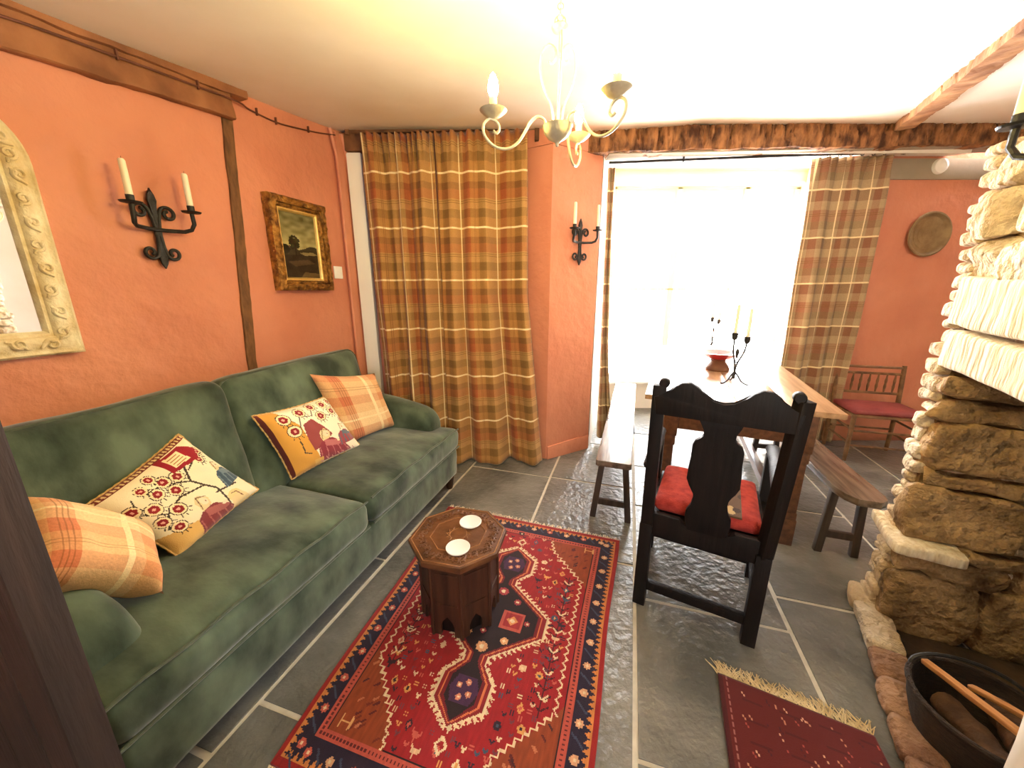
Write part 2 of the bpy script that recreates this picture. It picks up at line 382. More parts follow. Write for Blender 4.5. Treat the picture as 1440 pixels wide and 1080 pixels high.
# raster helpers for woven and painted designs (images in sRGB 0..1)
class Ras:
    def __init__(s, w, h, col):
        s.w, s.h = w, h; s.a = np.zeros((h, w, 3), dtype=np.float64); s.a[:] = np.array(col) / 255
        s.X, s.Y = np.meshgrid((np.arange(w) + 0.5) / w, (np.arange(h) + 0.5) / h); s.asp = h / w
    def put(s, m, c): s.a[m] = np.array(c) / 255
    def rect(s, x0, y0, x1, y1, c): s.put((s.X >= x0) & (s.X <= x1) & (s.Y >= y0) & (s.Y <= y1), c)
    def ell(s, x, y, rx, ry, c): s.put(((s.X - x) / rx) ** 2 + ((s.Y - y) / ry) ** 2 <= 1, c)
    def poly(s, pts, c):
        m = np.zeros(s.X.shape, bool); n = len(pts)
        for i in range(n):
            x1, y1 = pts[i]; x2, y2 = pts[(i + 1) % n]
            if y1 == y2: continue
            cnd = ((y1 > s.Y) != (y2 > s.Y)) & (s.X < (x2 - x1) * (s.Y - y1) / (y2 - y1) + x1)
            m ^= cnd
        s.put(m, c)
    def line(s, pts, wd, c, asp=None):
        asp = asp or s.asp; m = np.zeros(s.X.shape, bool)
        for (x1, y1), (x2, y2) in zip(pts, pts[1:]):
            y1, y2 = y1 * asp, y2 * asp; dx, dy = x2 - x1, y2 - y1; L = dx * dx + dy * dy + 1e-12
            t = np.clip(((s.X - x1) * dx + (s.Y * asp - y1) * dy) / L, 0, 1)
            m |= ((s.X - x1 - t * dx) ** 2 + (s.Y * asp - y1 - t * dy) ** 2) < (wd / 2) ** 2
        s.put(m, c)
def struct(o, label=None):
    o['kind'] = 'structure'
    if label: o['label'] = label
    return o

# ================================================================== THE SETTING
M['post'] = mat('dark_post_oak', srgb(92, 60, 34), 0.75, srgb(128, 88, 52), 10.0, 0.4, 24.0, stretch=(3, 3, 1))
M['wall_beam'] = mat('brown_wall_plate', srgb(122, 76, 46), 0.8, srgb(168, 112, 72), 5.0, 0.4, 20.0)
def V(*a): return Vector(a)

# floor: big grey flags set in lime mortar, laid with the room
b = MB()
def qr(q, r): return N * q + U * r
bm = b.bm
rnd = random.Random(3)
cols = [(-2.4, -1.77, [-1.0, 0.1, 1.3, 2.2]), (-1.77, -1.14, [-.6, .5, 1.4, 2.4]), (-1.14, -0.49, [-.9, -.1, .68, 1.62, 2.55, 3.4]), (-0.49, 0.12, [-.8, .0, .82, 1.75, 2.56, 3.3, 4.0]),
        (0.12, 0.75, [-.9, .1, .894, 1.552, 2.35, 2.95, 3.7]), (0.75, 1.4, [-.6, .3, 1.0, 1.75, 2.6, 3.3, 4.1]), (1.4, 2.05, [.1, .9, 1.62, 2.3, 3.1, 3.9]),
        (2.05, 2.7, [-.4, .6, 1.5, 2.4, 3.2]), (2.7, 3.4, [0, 1, 1.9, 2.8])]
for q0, q1, js in cols:
    js = [-2.6] + js + [5.2]
    for r0, r1 in zip(js, js[1:]):
        g = 0.009; jt = lambda: rnd.uniform(-0.008, 0.008); z = rnd.uniform(0.0, 0.0015)
        P = [qr(q0 + g + jt() * .5, r0 + g + jt()), qr(q1 - g + jt() * .5, r0 + g + jt()), qr(q1 - g + jt() * .5, r1 - g + jt()), qr(q0 + g + jt() * .5, r1 - g + jt())]
        vs = [bm.verts.new(p + Z * z) for p in P]; vb = [bm.verts.new(p - Z * 0.03) for p in P]
        fs = [bm.faces.new(vs)] + [bm.faces.new((vs[k], vb[k], vb[(k + 1) % 4], vs[(k + 1) % 4])) for k in range(4)]
n0 = len(bm.faces)
for f in bm.faces: f.material_index = 0
b.box((0.6, 1.4, -0.054), (8.0, 8.0, 0.1))
bm.faces.ensure_lookup_table()
for f in list(bm.faces)[n0:]: f.material_index = 1
struct(b.build('floor', None, mats=[M['slate'], M['grout']], smooth=False))

# ceiling sheet
bm = bmesh.new(); nx, ny = 40, 36; gr = []
for j in range(ny + 1):
    row = []
    for i in range(nx + 1):
        x = -2.9 + 7.4 * i / nx; y = -1.8 + 5.0 * j / ny
        row.append(bm.verts.new((x, y, zc(x, y) + 0.012 * noise.noise(Vector((x * 1.3, y * 1.3, 4))))))
    gr.append(row)
for j in range(ny):
    for i in range(nx): bm.faces.new((gr[j][i], gr[j + 1][i], gr[j + 1][i + 1], gr[j][i + 1]))
b = MB(); b.bm.free(); b.bm = bm
o = struct(b.build('ceiling', M['white_plaster'], recalc=False)); md = o.modifiers.new('thick', 'SOLIDIFY'); md.thickness = 0.12; md.offset = -1.0

# left wall, old plaster slightly wavy
def wavy_wall(name, o, X, L, H, nrm, m, thick=0.25, amp=0.006, res=0.09, seed=0.0):
    b = MB(); bm = b.bm; nx, nz = int(L / res), int(H / res); g = []
    o, X, nrm = Vector(o), Vector(X), Vector(nrm)
    for j in range(nz + 1):
        row = []
        for i in range(nx + 1):
            p = o + X * (L * i / nx) + Z * (H * j / nz)
            edge = 0 if i in (0, nx) else 1
            row.append(bm.verts.new(p + nrm * amp * edge * noise.noise(Vector((i * res * 2.1 + seed, j * res * 2.1, seed)))))
        g.append(row)
    for j in range(nz):
        for i in range(nx): bm.faces.new((g[j][i], g[j][i + 1], g[j + 1][i + 1], g[j + 1][i]))
    ob = struct(b.build(name, m, recalc=False)); md = ob.modifiers.new('thick', 'SOLIDIFY'); md.thickness = thick; md.offset = -1.0 if X.cross(Z).dot(nrm) > 0 else 1.0
    return ob
wavy_wall('wall_left', LW(-5.0, 0, 0), U, 5.255, 2.6, N, M['terracotta'])
cx0 = LW(0.255, 0, 0)
wavy_wall('wall_alcove', (-1.5, 3.03, 0), (1, 0, 0), 1.55, 2.6, (0, -1, 0), M['terracotta'], amp=0.002, seed=3.0)

# angled pier between the alcove and the window bay
b = MB()
b.prism([(0.285, 2.893), (0.690, 3.132), (0.68, 3.30), (-0.03, 3.30), (-0.03, 3.075)], (0, 0, 0), (1, 0, 0), (0, 1, 0), (0, 0, 2.385), bev=0.012)
b.prism([(0.285, 2.893), (0.56, 3.055), (0.56, 3.30), (-0.03, 3.30), (-0.03, 3.075)], (0, 0, 2.385), (1, 0, 0), (0, 1, 0), (0, 0, 0.2))
struct(b.build('wall_pier', M['terracotta']))
# low painted skirting slab on the pier's angled face
e = V(0.861, 0.508, 0); en = V(0.508, -0.861, 0); PP = V(0.285, 2.893, 0)
b = MB(); b.prism([(0.012, 0.0), (0.465, 0.0), (0.465, 0.135), (0.25, 0.125), (0.012, 0.115)], PP, e, (0, 0, 1), en * 0.012, bev=0.004)
struct(b.build('baseboard_pier', M['terracotta']))

# window bay: white reveals, soffit and window wall
b = MB(); b.prism([(0.697, 3.136), (1.09, 4.30), (1.09, 4.5), (0.55, 4.5), (0.55, 3.31), (0.685, 3.31)], (0, 0, 0), (1, 0, 0), (0, 1, 0), (0, 0, 2.75)); struct(b.build('wall_bay_left', M['white_plaster']))
b = MB(); b.prism([(2.72, 3.31), (3.2, 3.55), (3.2, 4.5), (3.08, 4.5), (3.08, 4.30)], (0, 0, 0), (1, 0, 0), (0, 1, 0), (0, 0, 2.75)); struct(b.build('wall_bay_right', M['white_plaster']))
b = MB(); b.prism([(3.12, 2.395), (4.5, 2.66), (4.5, 2.8), (3.12, 2.8)], (0.55, 0, 0), (0, 1, 0), (0, 0, 1), (2.9, 0, 0)); struct(b.build('trim_bay_soffit', M['white_plaster']))
b = MB(); b.box((2.1, 4.42, 0.17), (2.3, 0.24, 0.34)); b.box((2.1, 4.42, 2.66), (2.3, 0.24, 0.34)); struct(b.build('wall_window', M['white_plaster']))
b = MB(); b.box((2.08, 4.32, 0.355), (2.0, 0.3, 0.03), bev=0.006); struct(b.build('trim_sill', M['white_paint']))
b = MB(); b.box((2.08, 4.265, 2.545), (2.02, 0.05, 0.125), bev=0.008); b.box((2.08, 4.255, 2.474), (2.02, 0.07, 0.02), bev=0.004); b.box((2.08, 4.255, 2.60), (2.02, 0.075, 0.018), bev=0.004)
struct(b.build('trim_window_head', M['cream_paint']))
# the window: stone-mullioned lights with arched heads
wx = [1.10, 1.80, 2.52, 3.06]
b = MB(); zt, zs, zb = 2.47, 2.2, 0.37
for x in wx: b.box((x, 4.38, (zt + zb) / 2), (0.075, 0.09, zt - zb), bev=0.012)
b.box((2.08, 4.38, zb + 0.02), (2.0, 0.09, 0.05)); b.box((2.08, 4.38, zt - 0.012), (2.0, 0.09, 0.03))
for x0, x1 in zip(wx, wx[1:]):
    x0 += 0.03; x1 -= 0.03; mid = (x0 + x1) / 2; w = (x1 - x0) / 2
    for sg in (-1, 1):
        pts = [(mid + sg * w, zs), (mid + sg * w, zt), (mid, zt)] + [(mid + sg * w * math.sin(k / 8 * math.pi / 2), zs + 0.22 * math.cos(k / 8 * math.pi / 2) ** 0.8) for k in range(0, 8)]
        b.prism(pts, (0, 4.35, 0), (1, 0, 0), (0, 0, 1), (0, 0.05, 0))
win = struct(b.build('window_1', M['cream_paint'], smooth=False))
for x0, x1 in zip(wx, wx[1:]):
    b = MB(); b.box(((x0 + x1) / 2, 4.395, 1.42), (x1 - x0 - 0.06, 0.006, 2.08)); b.build('pane', M['glass'], win)
    b = MB(); b.box(((x0 + x1) / 2, 4.385, 1.41), (x1 - x0 - 0.07, 0.03, 0.022)); b.build('glazing_bar', M['cream_paint'], win)
b = MB(); b.tube([(1.74, 4.335, 1.405), (1.80, 4.325, 1.41), (1.87, 4.33, 1.40)], 0.008); b.build('casement_latch', M['brass'], win)

# far wall right of the bay; its limewashed band has shade in its colour
wavy_wall('wall_far', (2.70, 3.30, 0), (1, 0, 0), 1.75, 2.62, (0, -1, 0), M['terracotta'], amp=0.003, seed=9.0)
b = MB(); b.box((3.58, 3.292, 2.335), (1.74, 0.02, 0.15), bev=0.004); struct(b.build('trim_shaded_band', M['shaded_band']))
# right-hand and rear walls (behind the photographer), rear with a window added for fill
RW = V(4.25, 3.3, 0)
wavy_wall('wall_right', RW, -U, 5.6, 2.6, -N, M['white_plaster'], amp=0.003, seed=12.0)
b = MB()
b.box((-1.7, -1.7, 1.3), (3.35, 0.2, 2.6)); b.box((1.99, -1.7, 1.3), (2.43, 0.2, 2.6)); b.box((0.375, -1.7, 0.575), (0.8, 0.2, 1.15)); b.box((0.375, -1.7, 2.28), (0.8, 0.2, 0.66))
struct(b.build('wall_rear', M['white_plaster'], smooth=False))
b = MB()
for x in (0.0, 0.375, 0.75): b.box((x, -1.7, 1.55), (0.05, 0.07, 0.8))
for z in (1.175, 1.55, 1.925): b.box((0.375, -1.7, z), (0.8, 0.06, 0.045))
w2 = struct(b.build('fill_window', M['white_paint'], smooth=False))
b = MB(); b.box((0.375, -1.72, 1.55), (0.76, 0.006, 0.76)); b.build('pane', M['glass'], w2)

# white painted jamb and dark head block left of the curtains
b = MB(); b.box((-1.135, 2.995, 1.175), (0.105, 0.06, 2.35), bev=0.006); struct(b.build('trim_jamb', M['white_paint']))
b = MB(); b.box((-1.10, 2.985, 2.412), (0.17, 0.08, 0.115), bev=0.006); struct(b.build('trim_head_block', M['beam_dark']))

# boxed timber and pipes painted with the wall, in the left corner
b = MB(); b.beam(LW(0.165, 0.012, 0), LW(0.165, 0.012, 2.46), 0.075, 0.03, up=N); struct(b.build('trim_corner_board', M['terracotta']))
b = MB()
for u_, r in ((0.115, 0.012), (0.222, 0.016)):
    b.tube(smoothpts([LW(u_, 0.03, 0), LW(u_, 0.03, 1.2), LW(u_, 0.03, 2.2), LW(u_ - 0.02, 0.03, 2.36), LW(u_ - 0.045, 0.03, 2.46)], 5), r)
struct(b.build('trim_pipes', M['terracotta']))

# beams ------------------------------------------------------------
def rough_beam(name, p, q, w, h, m, up=Z, amp=0.014, n=46, notch=0.0, label=None, seed=0.0, axe=0):
    """hewn timber: ring of 16 points swept from p to q, with axe-marked, wavering faces"""
    p, q = Vector(p), Vector(q); d = (q - p); L = d.length; d.normalize()
    x = d.cross(Vector(up)).normalized(); y = x.cross(d).normalized()
    prof = []
    k = 5
    for i in range(k): prof.append((-1 + 2 * i / k, -1))
    for i in range(k): prof.append((1, -1 + 2 * i / k))
    for i in range(k): prof.append((1 - 2 * i / k, 1))
    for i in range(k): prof.append((-1, 1 - 2 * i / k))
    ra = random.Random(int(seed * 10) + 5)
    axes = [(ra.uniform(0.02, L), ra.uniform(-.05, .02), ra.uniform(-1, .3), ra.uniform(.3, 1.1), ra.uniform(.006, .013), ra.uniform(.010, .022)) for _ in range(axe)]
    b = MB(); rings = []
    for i in range(n + 1):
        c = p + d * (L * i / n); ring = []
        for a, e_ in prof:
            f = 1 - 0.06 * (abs(a) > 0.9 and abs(e_) > 0.9)
            pt = c + x * (a * w / 2 * f) + y * (e_ * h / 2 * f)
            nv = noise.noise_vector(pt * 5 + Vector((seed, seed, 0))) * amp + noise.noise_vector(pt * 17 + Vector((seed, 0, seed))) * amp * 0.7
            if notch and (noise.noise(Vector((i * 1.9, seed, 7 + e_ * 1.1))) > 0.22): pt -= (x * a + y * e_ * 0.3) * notch
            for p_, sl, e0_, e1_, wd_, dp_ in axes:
                q_ = abs(L * i / n - p_ - sl * e_)
                if q_ < wd_ and e0_ < e_ < e1_ + .2: pt -= (x * a) * dp_ * (1 - q_ / wd_) ** .5
            ring.append(b.bm.verts.new(pt + nv))
        rings.append(ring)
    m_ = len(prof)
    for a, c in zip(rings, rings[1:]):
        for j in range(m_): b.bm.faces.new((a[j], a[(j + 1) % m_], c[(j + 1) % m_], c[j]))
    b.bm.faces.new(list(reversed(rings[0]))); b.bm.faces.new(rings[-1])
    return struct(b.build(name, m, angle=28), label)
rough_beam('trim_window_beam', (0.50, 3.13, 2.462), (4.2, 3.10, 2.522), 0.16, 0.17, M['beam'], notch=0.006, n=520, amp=0.011, axe=150)
b = MB(); b.beam((0.72, 3.15, 2.382), (4.2, 3.14, 2.446), 0.15, 0.016); struct(b.build('trim_beam_board', M['shaded_band']))
z1 = zc(2.66, 2.86); z2 = zc(1.2, .42)
rough_beam('trim_ceiling_beam', (2.79, 3.0, zc(2.79, 3.0) - 0.012), (1.36, 0.62, zc(1.36, .62) - 0.012), 0.115, 0.085, M['beam_pale'], n=260, amp=0.007, seed=4.0, notch=0.003, axe=40)
rough_beam('trim_wall_plate', LW(-2.9, 0.02, 2.09), LW(-0.63, 0.025, 2.322), 0.05, 0.145, M['wall_beam'], n=50, amp=0.006, seed=2.0)
rough_beam('trim_wall_batten', LW(-2.9, 0.035, 2.175), LW(-0.55, 0.03, 2.40), 0.075, 0.07, M['wall_beam'], n=50, amp=0.008, seed=6.0)
rough_beam('trim_wall_post', LW(-0.80, 0.002, 0.0), LW(-0.632, 0.002, 2.29), 0.018, 0.055, M['post'], up=U, n=50, amp=0.005, seed=8.0)

# dark plank door edge close to the photographer, standing open against the sofa end
b = MB()
E0 = V(-0.712, 0.474, 0) - N * 0.045
for k in range(5):
    b.box(E0 - N * (0.075 + k * 0.15) + Z * 0.98, (0.147, 0.034, 1.95), rotz(-A), bev=0.004)
door = tag(b.build('plank_door', M['panel']), 'dark brown plank door edge standing open at the near end of the sofa', 'door')
b = MB(); b.box(E0 + N * 0.006 + Z * 0.98 - U * 0.004, (0.02, 0.05, 1.95), rotz(-A), bev=0.006); b.build('edge_bead', M['panel'], door)

# ================================================================== SOFA
sofa = empty('sofa', LW(-0.95, 0.5, 0), -A, 'large green velvet sofa along the orange left wall', 'sofa')
def SF(p):                                  # (u, d, z) in left-wall frame -> sofa-local (sofa origin at u=-0.95, d=0.5)
    return Vector((p.y - 0.5, p.x + 0.95, p.z))
def sbox(c, size, **k):                     # c = (u, d, z), size = (along u, along d, height)
    b = MB(); c = Vector(c); b.rbox(lambda p: SF(c + p), size, **k); return b
UL, UR = -1.97, 0.0
b = sbox((-0.985, 0.53, 0.19), (1.93, 0.82, 0.205), rad=0.03, n=12, jit=0.006, jscale=5); b.build('base', M['velvet'], sofa)
# arms: low scroll arms, fat at the front and dying into the back
def arm(u0, side, seed):
    b = MB(); ws = []
    for k, (d, top, w) in enumerate([(0.06, 0.68, 0.17), (0.20, 0.68, 0.18), (0.40, 0.665, 0.19), (0.58, 0.635, 0.20), (0.70, 0.61, 0.205), (0.77, 0.58, 0.20), (0.81, 0.52, 0.165), (0.82, 0.47, 0.11)]):
        ring = []
        for j in range(20):
            a = 2 * math.pi * j / 20
            hw, r0 = w / 2, 0.12
            x = math.cos(a); z = math.sin(a)
            sx = math.copysign(abs(x) ** 0.62, x) * hw
            bot = 0.20 if k < 6 else 0.20 + (k - 5) * 0.035
            zz = (top + bot) / 2 + math.copysign(abs(z) ** 0.7, z) * (top - bot) / 2
            p = Vector((u0 + sx + 0.012 * side * (zz > 0.45), d, zz))
            p += noise.noise_vector(p * 6 + Vector((seed, 0, 0))) * 0.006
            ring.append(b.bm.verts.new(SF(p)))
        ws.append(ring)
    for r1, r2 in zip(ws, ws[1:]):
        for j in range(20): b.bm.faces.new((r1[j], r1[(j + 1) % 20], r2[(j + 1) % 20], r2[j]))
    b.bm.faces.new(ws[0]); b.bm.faces.new(ws[-1])
    o = b.build('arm', M['velvet'], sofa, angle=80)
    md = o.modifiers.new('soft', 'SUBSURF'); md.levels = 1; md.render_levels = 2
arm(-0.10, 1, 1.0); arm(-1.862, -1, 5.0)
b = sbox((-0.985, 0.13, 0.47), (1.90, 0.16, 0.72), rad=0.06, n=10, jit=0.004); b.build('back_frame', M['velvet'], sofa)
# feet
for u_, d in ((-0.10, 0.90), (-1.87, 0.90), (-0.10, 0.10), (-1.87, 0.10)):
    b = MB(); b.lathe([(0.02, 0.0), (0.024, 0.01), (0.031, 0.07), (0.034, 0.095)], SF(Vector((u_, d, 0))), 14); b.build('foot', M['walnut'], sofa)
# seat cushions with piped edges: the ends wrap in front of the arms
def seat(u0, u1, seed, wrap):
    c = Vector(((u0 + u1) / 2, 0.635, 0.365)); sz = (u1 - u0 - 0.006, 0.64, 0.155)
    b = MB(); b.rbox(lambda p: SF(c + p), sz, rad=0.05, n=20, crown=0.035, jit=0.007, jscale=5.0, seed=seed)
    o = b.build('seat_cushion', M['velvet'], sofa, angle=80)
    md = o.modifiers.new('soft', 'SUBSURF'); md.levels = 0; md.render_levels = 1
    for z, dz in ((0.435, 0.004), (0.298, 0.0)):
        pts = [SF(Vector((u0 + 0.015 + (u1 - u0 - 0.03) * k / 24, 0.947 - 0.004 * abs(k - 12) / 12, z + dz * math.sin(k) + (0.006 * math.sin(math.pi * k / 24))))) for k in range(25)]
        b = MB(); b.tube(pts, 0.0055, 6); b.build('piping', M['piping'], o)
    # wrap ears
    if wrap:
        sgn = wrap; ce = Vector(((u1 + 0.03) if sgn > 0 else (u0 - 0.03), 0.87, 0.365))
        b = MB(); b.rbox(lambda p: SF(ce + p), (0.16, 0.165, 0.152), rad=0.05, n=8, crown=0.012, jit=0.003); b.build('cushion_ear', M['velvet'], o, angle=80)
seat(-0.985, 0.0 - 0.0, 2.0, 0); seat(-1.955, -0.985, 9.0, 0)
# back cushions lean on the frame, knife-edged and piped
def backc(u0, u1, ztop, seed, tilt=0.0):
    o3 = Vector(((u0 + u1) / 2, 0.295, 0.70)); th = R(12)
    def f(p):                               # local x along u, y = height, z = thickness
        q = Vector((p.x, p.z * math.cos(th) - p.y * math.sin(th), p.y * math.cos(th) + p.z * math.sin(th)))
        q.z += tilt * p.x
        return SF(o3 + q)
    h = (ztop - 0.42) / math.cos(th)
    b = MB(); b.rbox(lambda p: f(Vector((p.x, p.y, p.z))), (u1 - u0, h, 0.17), rad=0.075, n=20, crown=0.045, jit=0.010, jscale=4.0, seed=seed)
    o = b.build('back_cushion', M['velvet'], sofa, angle=80)
    md = o.modifiers.new('soft', 'SUBSURF'); md.levels = 0; md.render_levels = 1
    hw, hh = (u1 - u0) / 2 - 0.012, h / 2 - 0.012; r = 0.07; loop = []
    for cx, cy, a0 in ((hw - r, hh - r, 0), (-hw + r, hh - r, 90), (-hw + r, -hh + r, 180), (hw - r, -hh + r, 270)):
        for k in range(6): a = R(a0 + 90 * k / 5); loop.append(f(Vector((cx + r * math.cos(a), cy + r * math.sin(a), 0.055))))
    b = MB(); b.tube(loop, 0.0055, 6, closed=True); b.build('piping', M['piping'], o)
backc(-1.145, -0.215, 1.035, 3.0, tilt=0.02); backc(-1.93, -1.095, 1.0, 14.0, tilt=0.02)

# ------------------------------------------------------------------ scatter cushions
def rgb(*a): return a
def pillow(name, corners, m, label, cat, puff=0.075, n=26, img=None, group=None, uvscale=0.42, edge_balls=None, seed=0.0):
    TL, TR, BR, BL = [LW(*c) for c in corners]
    c0 = (TL + TR + BR + BL) / 4
    nr = ((TR - BL).cross(TL - BR)).normalized()
    if nr.dot(N) < 0: nr = -nr
    root = empty(name, c0, 0, label, cat, group)
    def P(a, b_, side):
        p = (TL * (1 - a) + TR * a) * (1 - b_) + (BL * (1 - a) + BR * a) * b_
        x, y = 2 * a - 1, 2 * b_ - 1
        pull = 0.045 * ((1 - x * x) * y * abs(y) ** 5, (1 - y * y) * x * abs(x) ** 5)[0], 0.045 * (1 - y * y) * x * abs(x) ** 5
        p += (TL - BL) * (pull[0] * 0.8) - (TR - TL) * (pull[1] * 0.8)
        h = puff * ((1 - x ** 4) * (1 - y ** 4)) ** 0.62 * (1 + 0.12 * noise.noise(Vector((x * 2.2 + seed, y * 2.2, seed))))
        return p - c0 + nr * (side * h + 0.004 * noise.noise(Vector((x * 4, y * 4, seed + 3))))
    if img is None:
        b = MB(); bm = b.bm; uvl = bm.loops.layers.uv.new('UVMap'); N_ = 22
        for side in (1, -1):
            g = [[bm.verts.new(P(i / N_, j / N_, side)) for i in range(N_ + 1)] for j in range(N_ + 1)]
            for j in range(N_):
                for i in range(N_):
                    f = bm.faces.new((g[j][i], g[j + 1][i], g[j + 1][i + 1], g[j][i + 1]))
                    for lp, (aa, bb) in zip(f.loops, ((i, j), (i, j + 1), (i + 1, j + 1), (i + 1, j))): lp[uvl].uv = (aa / N_ * uvscale + seed * .13, (1 - bb / N_) * uvscale + seed * .07)
        bmesh.ops.remove_doubles(bm, verts=bm.verts, dist=0.0006)
        b.build('cover', m, root, angle=100)
    else:
        pgrid('front_panel', img, lambda a, b_: P(a, b_, 1), m, root)
        b = MB(); bm = b.bm; N_ = 16
        g = [[bm.verts.new(P(i / N_, j / N_, -1)) for i in range(N_ + 1)] for j in range(N_ + 1)]
        for j in range(N_):
            for i in range(N_): bm.faces.new((g[j][i], g[j][i + 1], g[j + 1][i + 1], g[j + 1][i]))
        tag(b.build('back_panel', M['maroon'], root, angle=100), 'plain maroon cushion back')
        # beaded cord round the seam
        b = MB(); loop = [P(k / 30, 0, 0) for k in range(30)] + [P(1, k / 24, 0) for k in range(24)] + [P(1 - k / 30, 1, 0) for k in range(30)] + [P(0, 1 - k / 24, 0) for k in range(24)]
        rr = [0.0055 if k % 2 else 0.0035 for k in range(len(loop))]
        b.tube(loop, rr, 6, closed=True); b.build('seam_cord', M['cord_gold'], root)
    return root
M['maroon'] = mat('maroon_velvet', srgb(84, 28, 30), 0.85, srgb(106, 40, 38), 8.0, sheen=0.4)
M['cord_gold'] = mat('gold_cord', srgb(176, 132, 72), 0.8, srgb(222, 190, 126), 90.0)
pillow('plaid_cushion', [(-0.70, 0.385, 0.945), (-0.29, 0.49, 0.87), (-0.165, 0.53, 0.465), (-0.565, 0.44, 0.46)], M['plaid_cushion'], 'apricot check cushion in the far corner of the sofa by the curtain', 'cushion', puff=0.06, seed=1.0)
pillow('plaid_cushion', [(-1.80, 0.39, 0.825), (-1.60, 0.555, 0.60), (-1.69, 0.735, 0.48), (-1.91, 0.68, 0.70)], M['plaid_cushion'], 'apricot check cushion slumped over the near sofa arm', 'cushion', puff=0.075, seed=4.0)

# woven picture cushions: ladies in a flowering garden on a cream ground
def flowers(r, pts, s=1.0, dark=(58, 44, 36)):
    for x, y, k in pts:
        q = 0.042 * s * k
        r.ell(x, y, q * 1.45, q * 1.45 / r.asp, dark); r.ell(x, y, q * 1.3, q * 1.3 / r.asp, (244, 228, 182))
        for a in range(6): r.ell(x + q * .5 * math.cos(a * 1.047), y + q * .5 * math.sin(a * 1.047) / r.asp, q * .42, q * .42 / r.asp, (142, 34, 40))
        r.ell(x, y, q * .3, q * .3 / r.asp, (232, 170, 150))
        for a in (0.6, 1.1, 1.6, 2.1): r.line([(x + q * 1.6 * math.cos(a), y + q * 1.6 * math.sin(a) / r.asp), (x + q * 2.1 * math.cos(a), y + q * 2.1 * math.sin(a) / r.asp)], 0.008, dark)
def figure(r, x, y, s, robe, robe2, veil=(228, 208, 158)):
    """seated robed lady: robe folds, sleeves, face, veil"""
    k = lambda px, py: (x + px * s, y + py * s / r.asp)
    r.poly([k(-.32, .38), k(-.22, .02), k(-.05, -.10), k(.14, -.06), k(.30, .14), k(.42, .38)], robe)
    for f in range(5): r.line([k(-.2 + f * .12, .05 + f * .03), k(-.26 + f * .15, .36)], 0.014, robe2)
    r.poly([k(-.05, -.08), k(.20, .02), k(.30, .12), k(.16, .14), k(-.08, .06)], robe2)
    r.ell(*k(.03, -.20), .085 * s, .10 * s / r.asp, veil); r.poly([k(-.06, -.24), k(.06, -.32), k(.14, -.20), k(.10, -.08), k(-.08, -.06)], veil)
    r.ell(*k(.055, -.19), .055 * s, .068 * s / r.asp, (246, 222, 190)); r.line([k(.07, -.19), k(.085, -.17), k(.07, -.165)], 0.006, (120, 70, 60))
    r.line([k(-.06, -.10), k(.02, -.30), k(.13, -.24)], 0.009, (120, 84, 60)); r.ell(*k(.24, .04), .05 * s, .03 * s / r.asp, (246, 222, 190))
def tapestry_a():
    r = Ras(120, 104, (246, 234, 200)); dk = (70, 58, 46)
    r.rect(0, 0, 1, .045, (120, 46, 40))
    for k in range(26): r.ell(.02 + k * .04, .025, .012, .014, (232, 206, 150))
    r.poly([(0, .68), (.32, .78), (.36, 1), (0, 1)], (222, 178, 104))
    r.line([(.60, 1), (.66, .62), (.58, .40), (.70, .18)], 0.020, dk); r.line([(.62, .52), (.40, .46), (.22, .52), (.12, .66)], 0.016, dk); r.line([(.62, .66), (.84, .72)], 0.018, dk)
    r.line([(.58, .40), (.42, .26), (.25, .22)], 0.012, dk); r.line([(.66, .3), (.80, .24), (.9, .3)], 0.012, dk); r.line([(.22, .52), (.1, .36), (.18, .2)], 0.012, dk)
    flowers(r, [(.10, .30, 1), (.20, .40, 1.1), (.32, .30, 1), (.44, .24, 1), (.44, .38, 1), (.55, .28, 1), (.28, .18, .8), (.40, .14, .8), (.30, .54, 1.1), (.14, .56, 1), (.18, .70, 1), (.82, .28, .8), (.90, .20, .7)], 1.0)
    r.poly([(.56, .05), (.84, .06), (.92, .16), (.84, .27), (.56, .24)], (150, 30, 42)); r.poly([(.62, .08), (.78, .09), (.79, .22), (.62, .21)], (240, 222, 176))
    for k in range(4): r.line([(.64, .11 + k * .028), (.76, .115 + k * .028)], 0.007, (170, 120, 80))
    figure(r, .44, .78, .62, (128, 54, 60), (168, 96, 92)); figure(r, .86, .52, .42, (64, 84, 100), (110, 128, 138))
    r.ell(.72, .82, .08, .07, (236, 212, 150)); r.poly([(.66, .84), (.80, .82), (.86, .98), (.62, 1)], (236, 212, 160)); r.line([(.70, .78), (.76, .80), (.78, .9)], .01, (120, 70, 50))
    return r.a
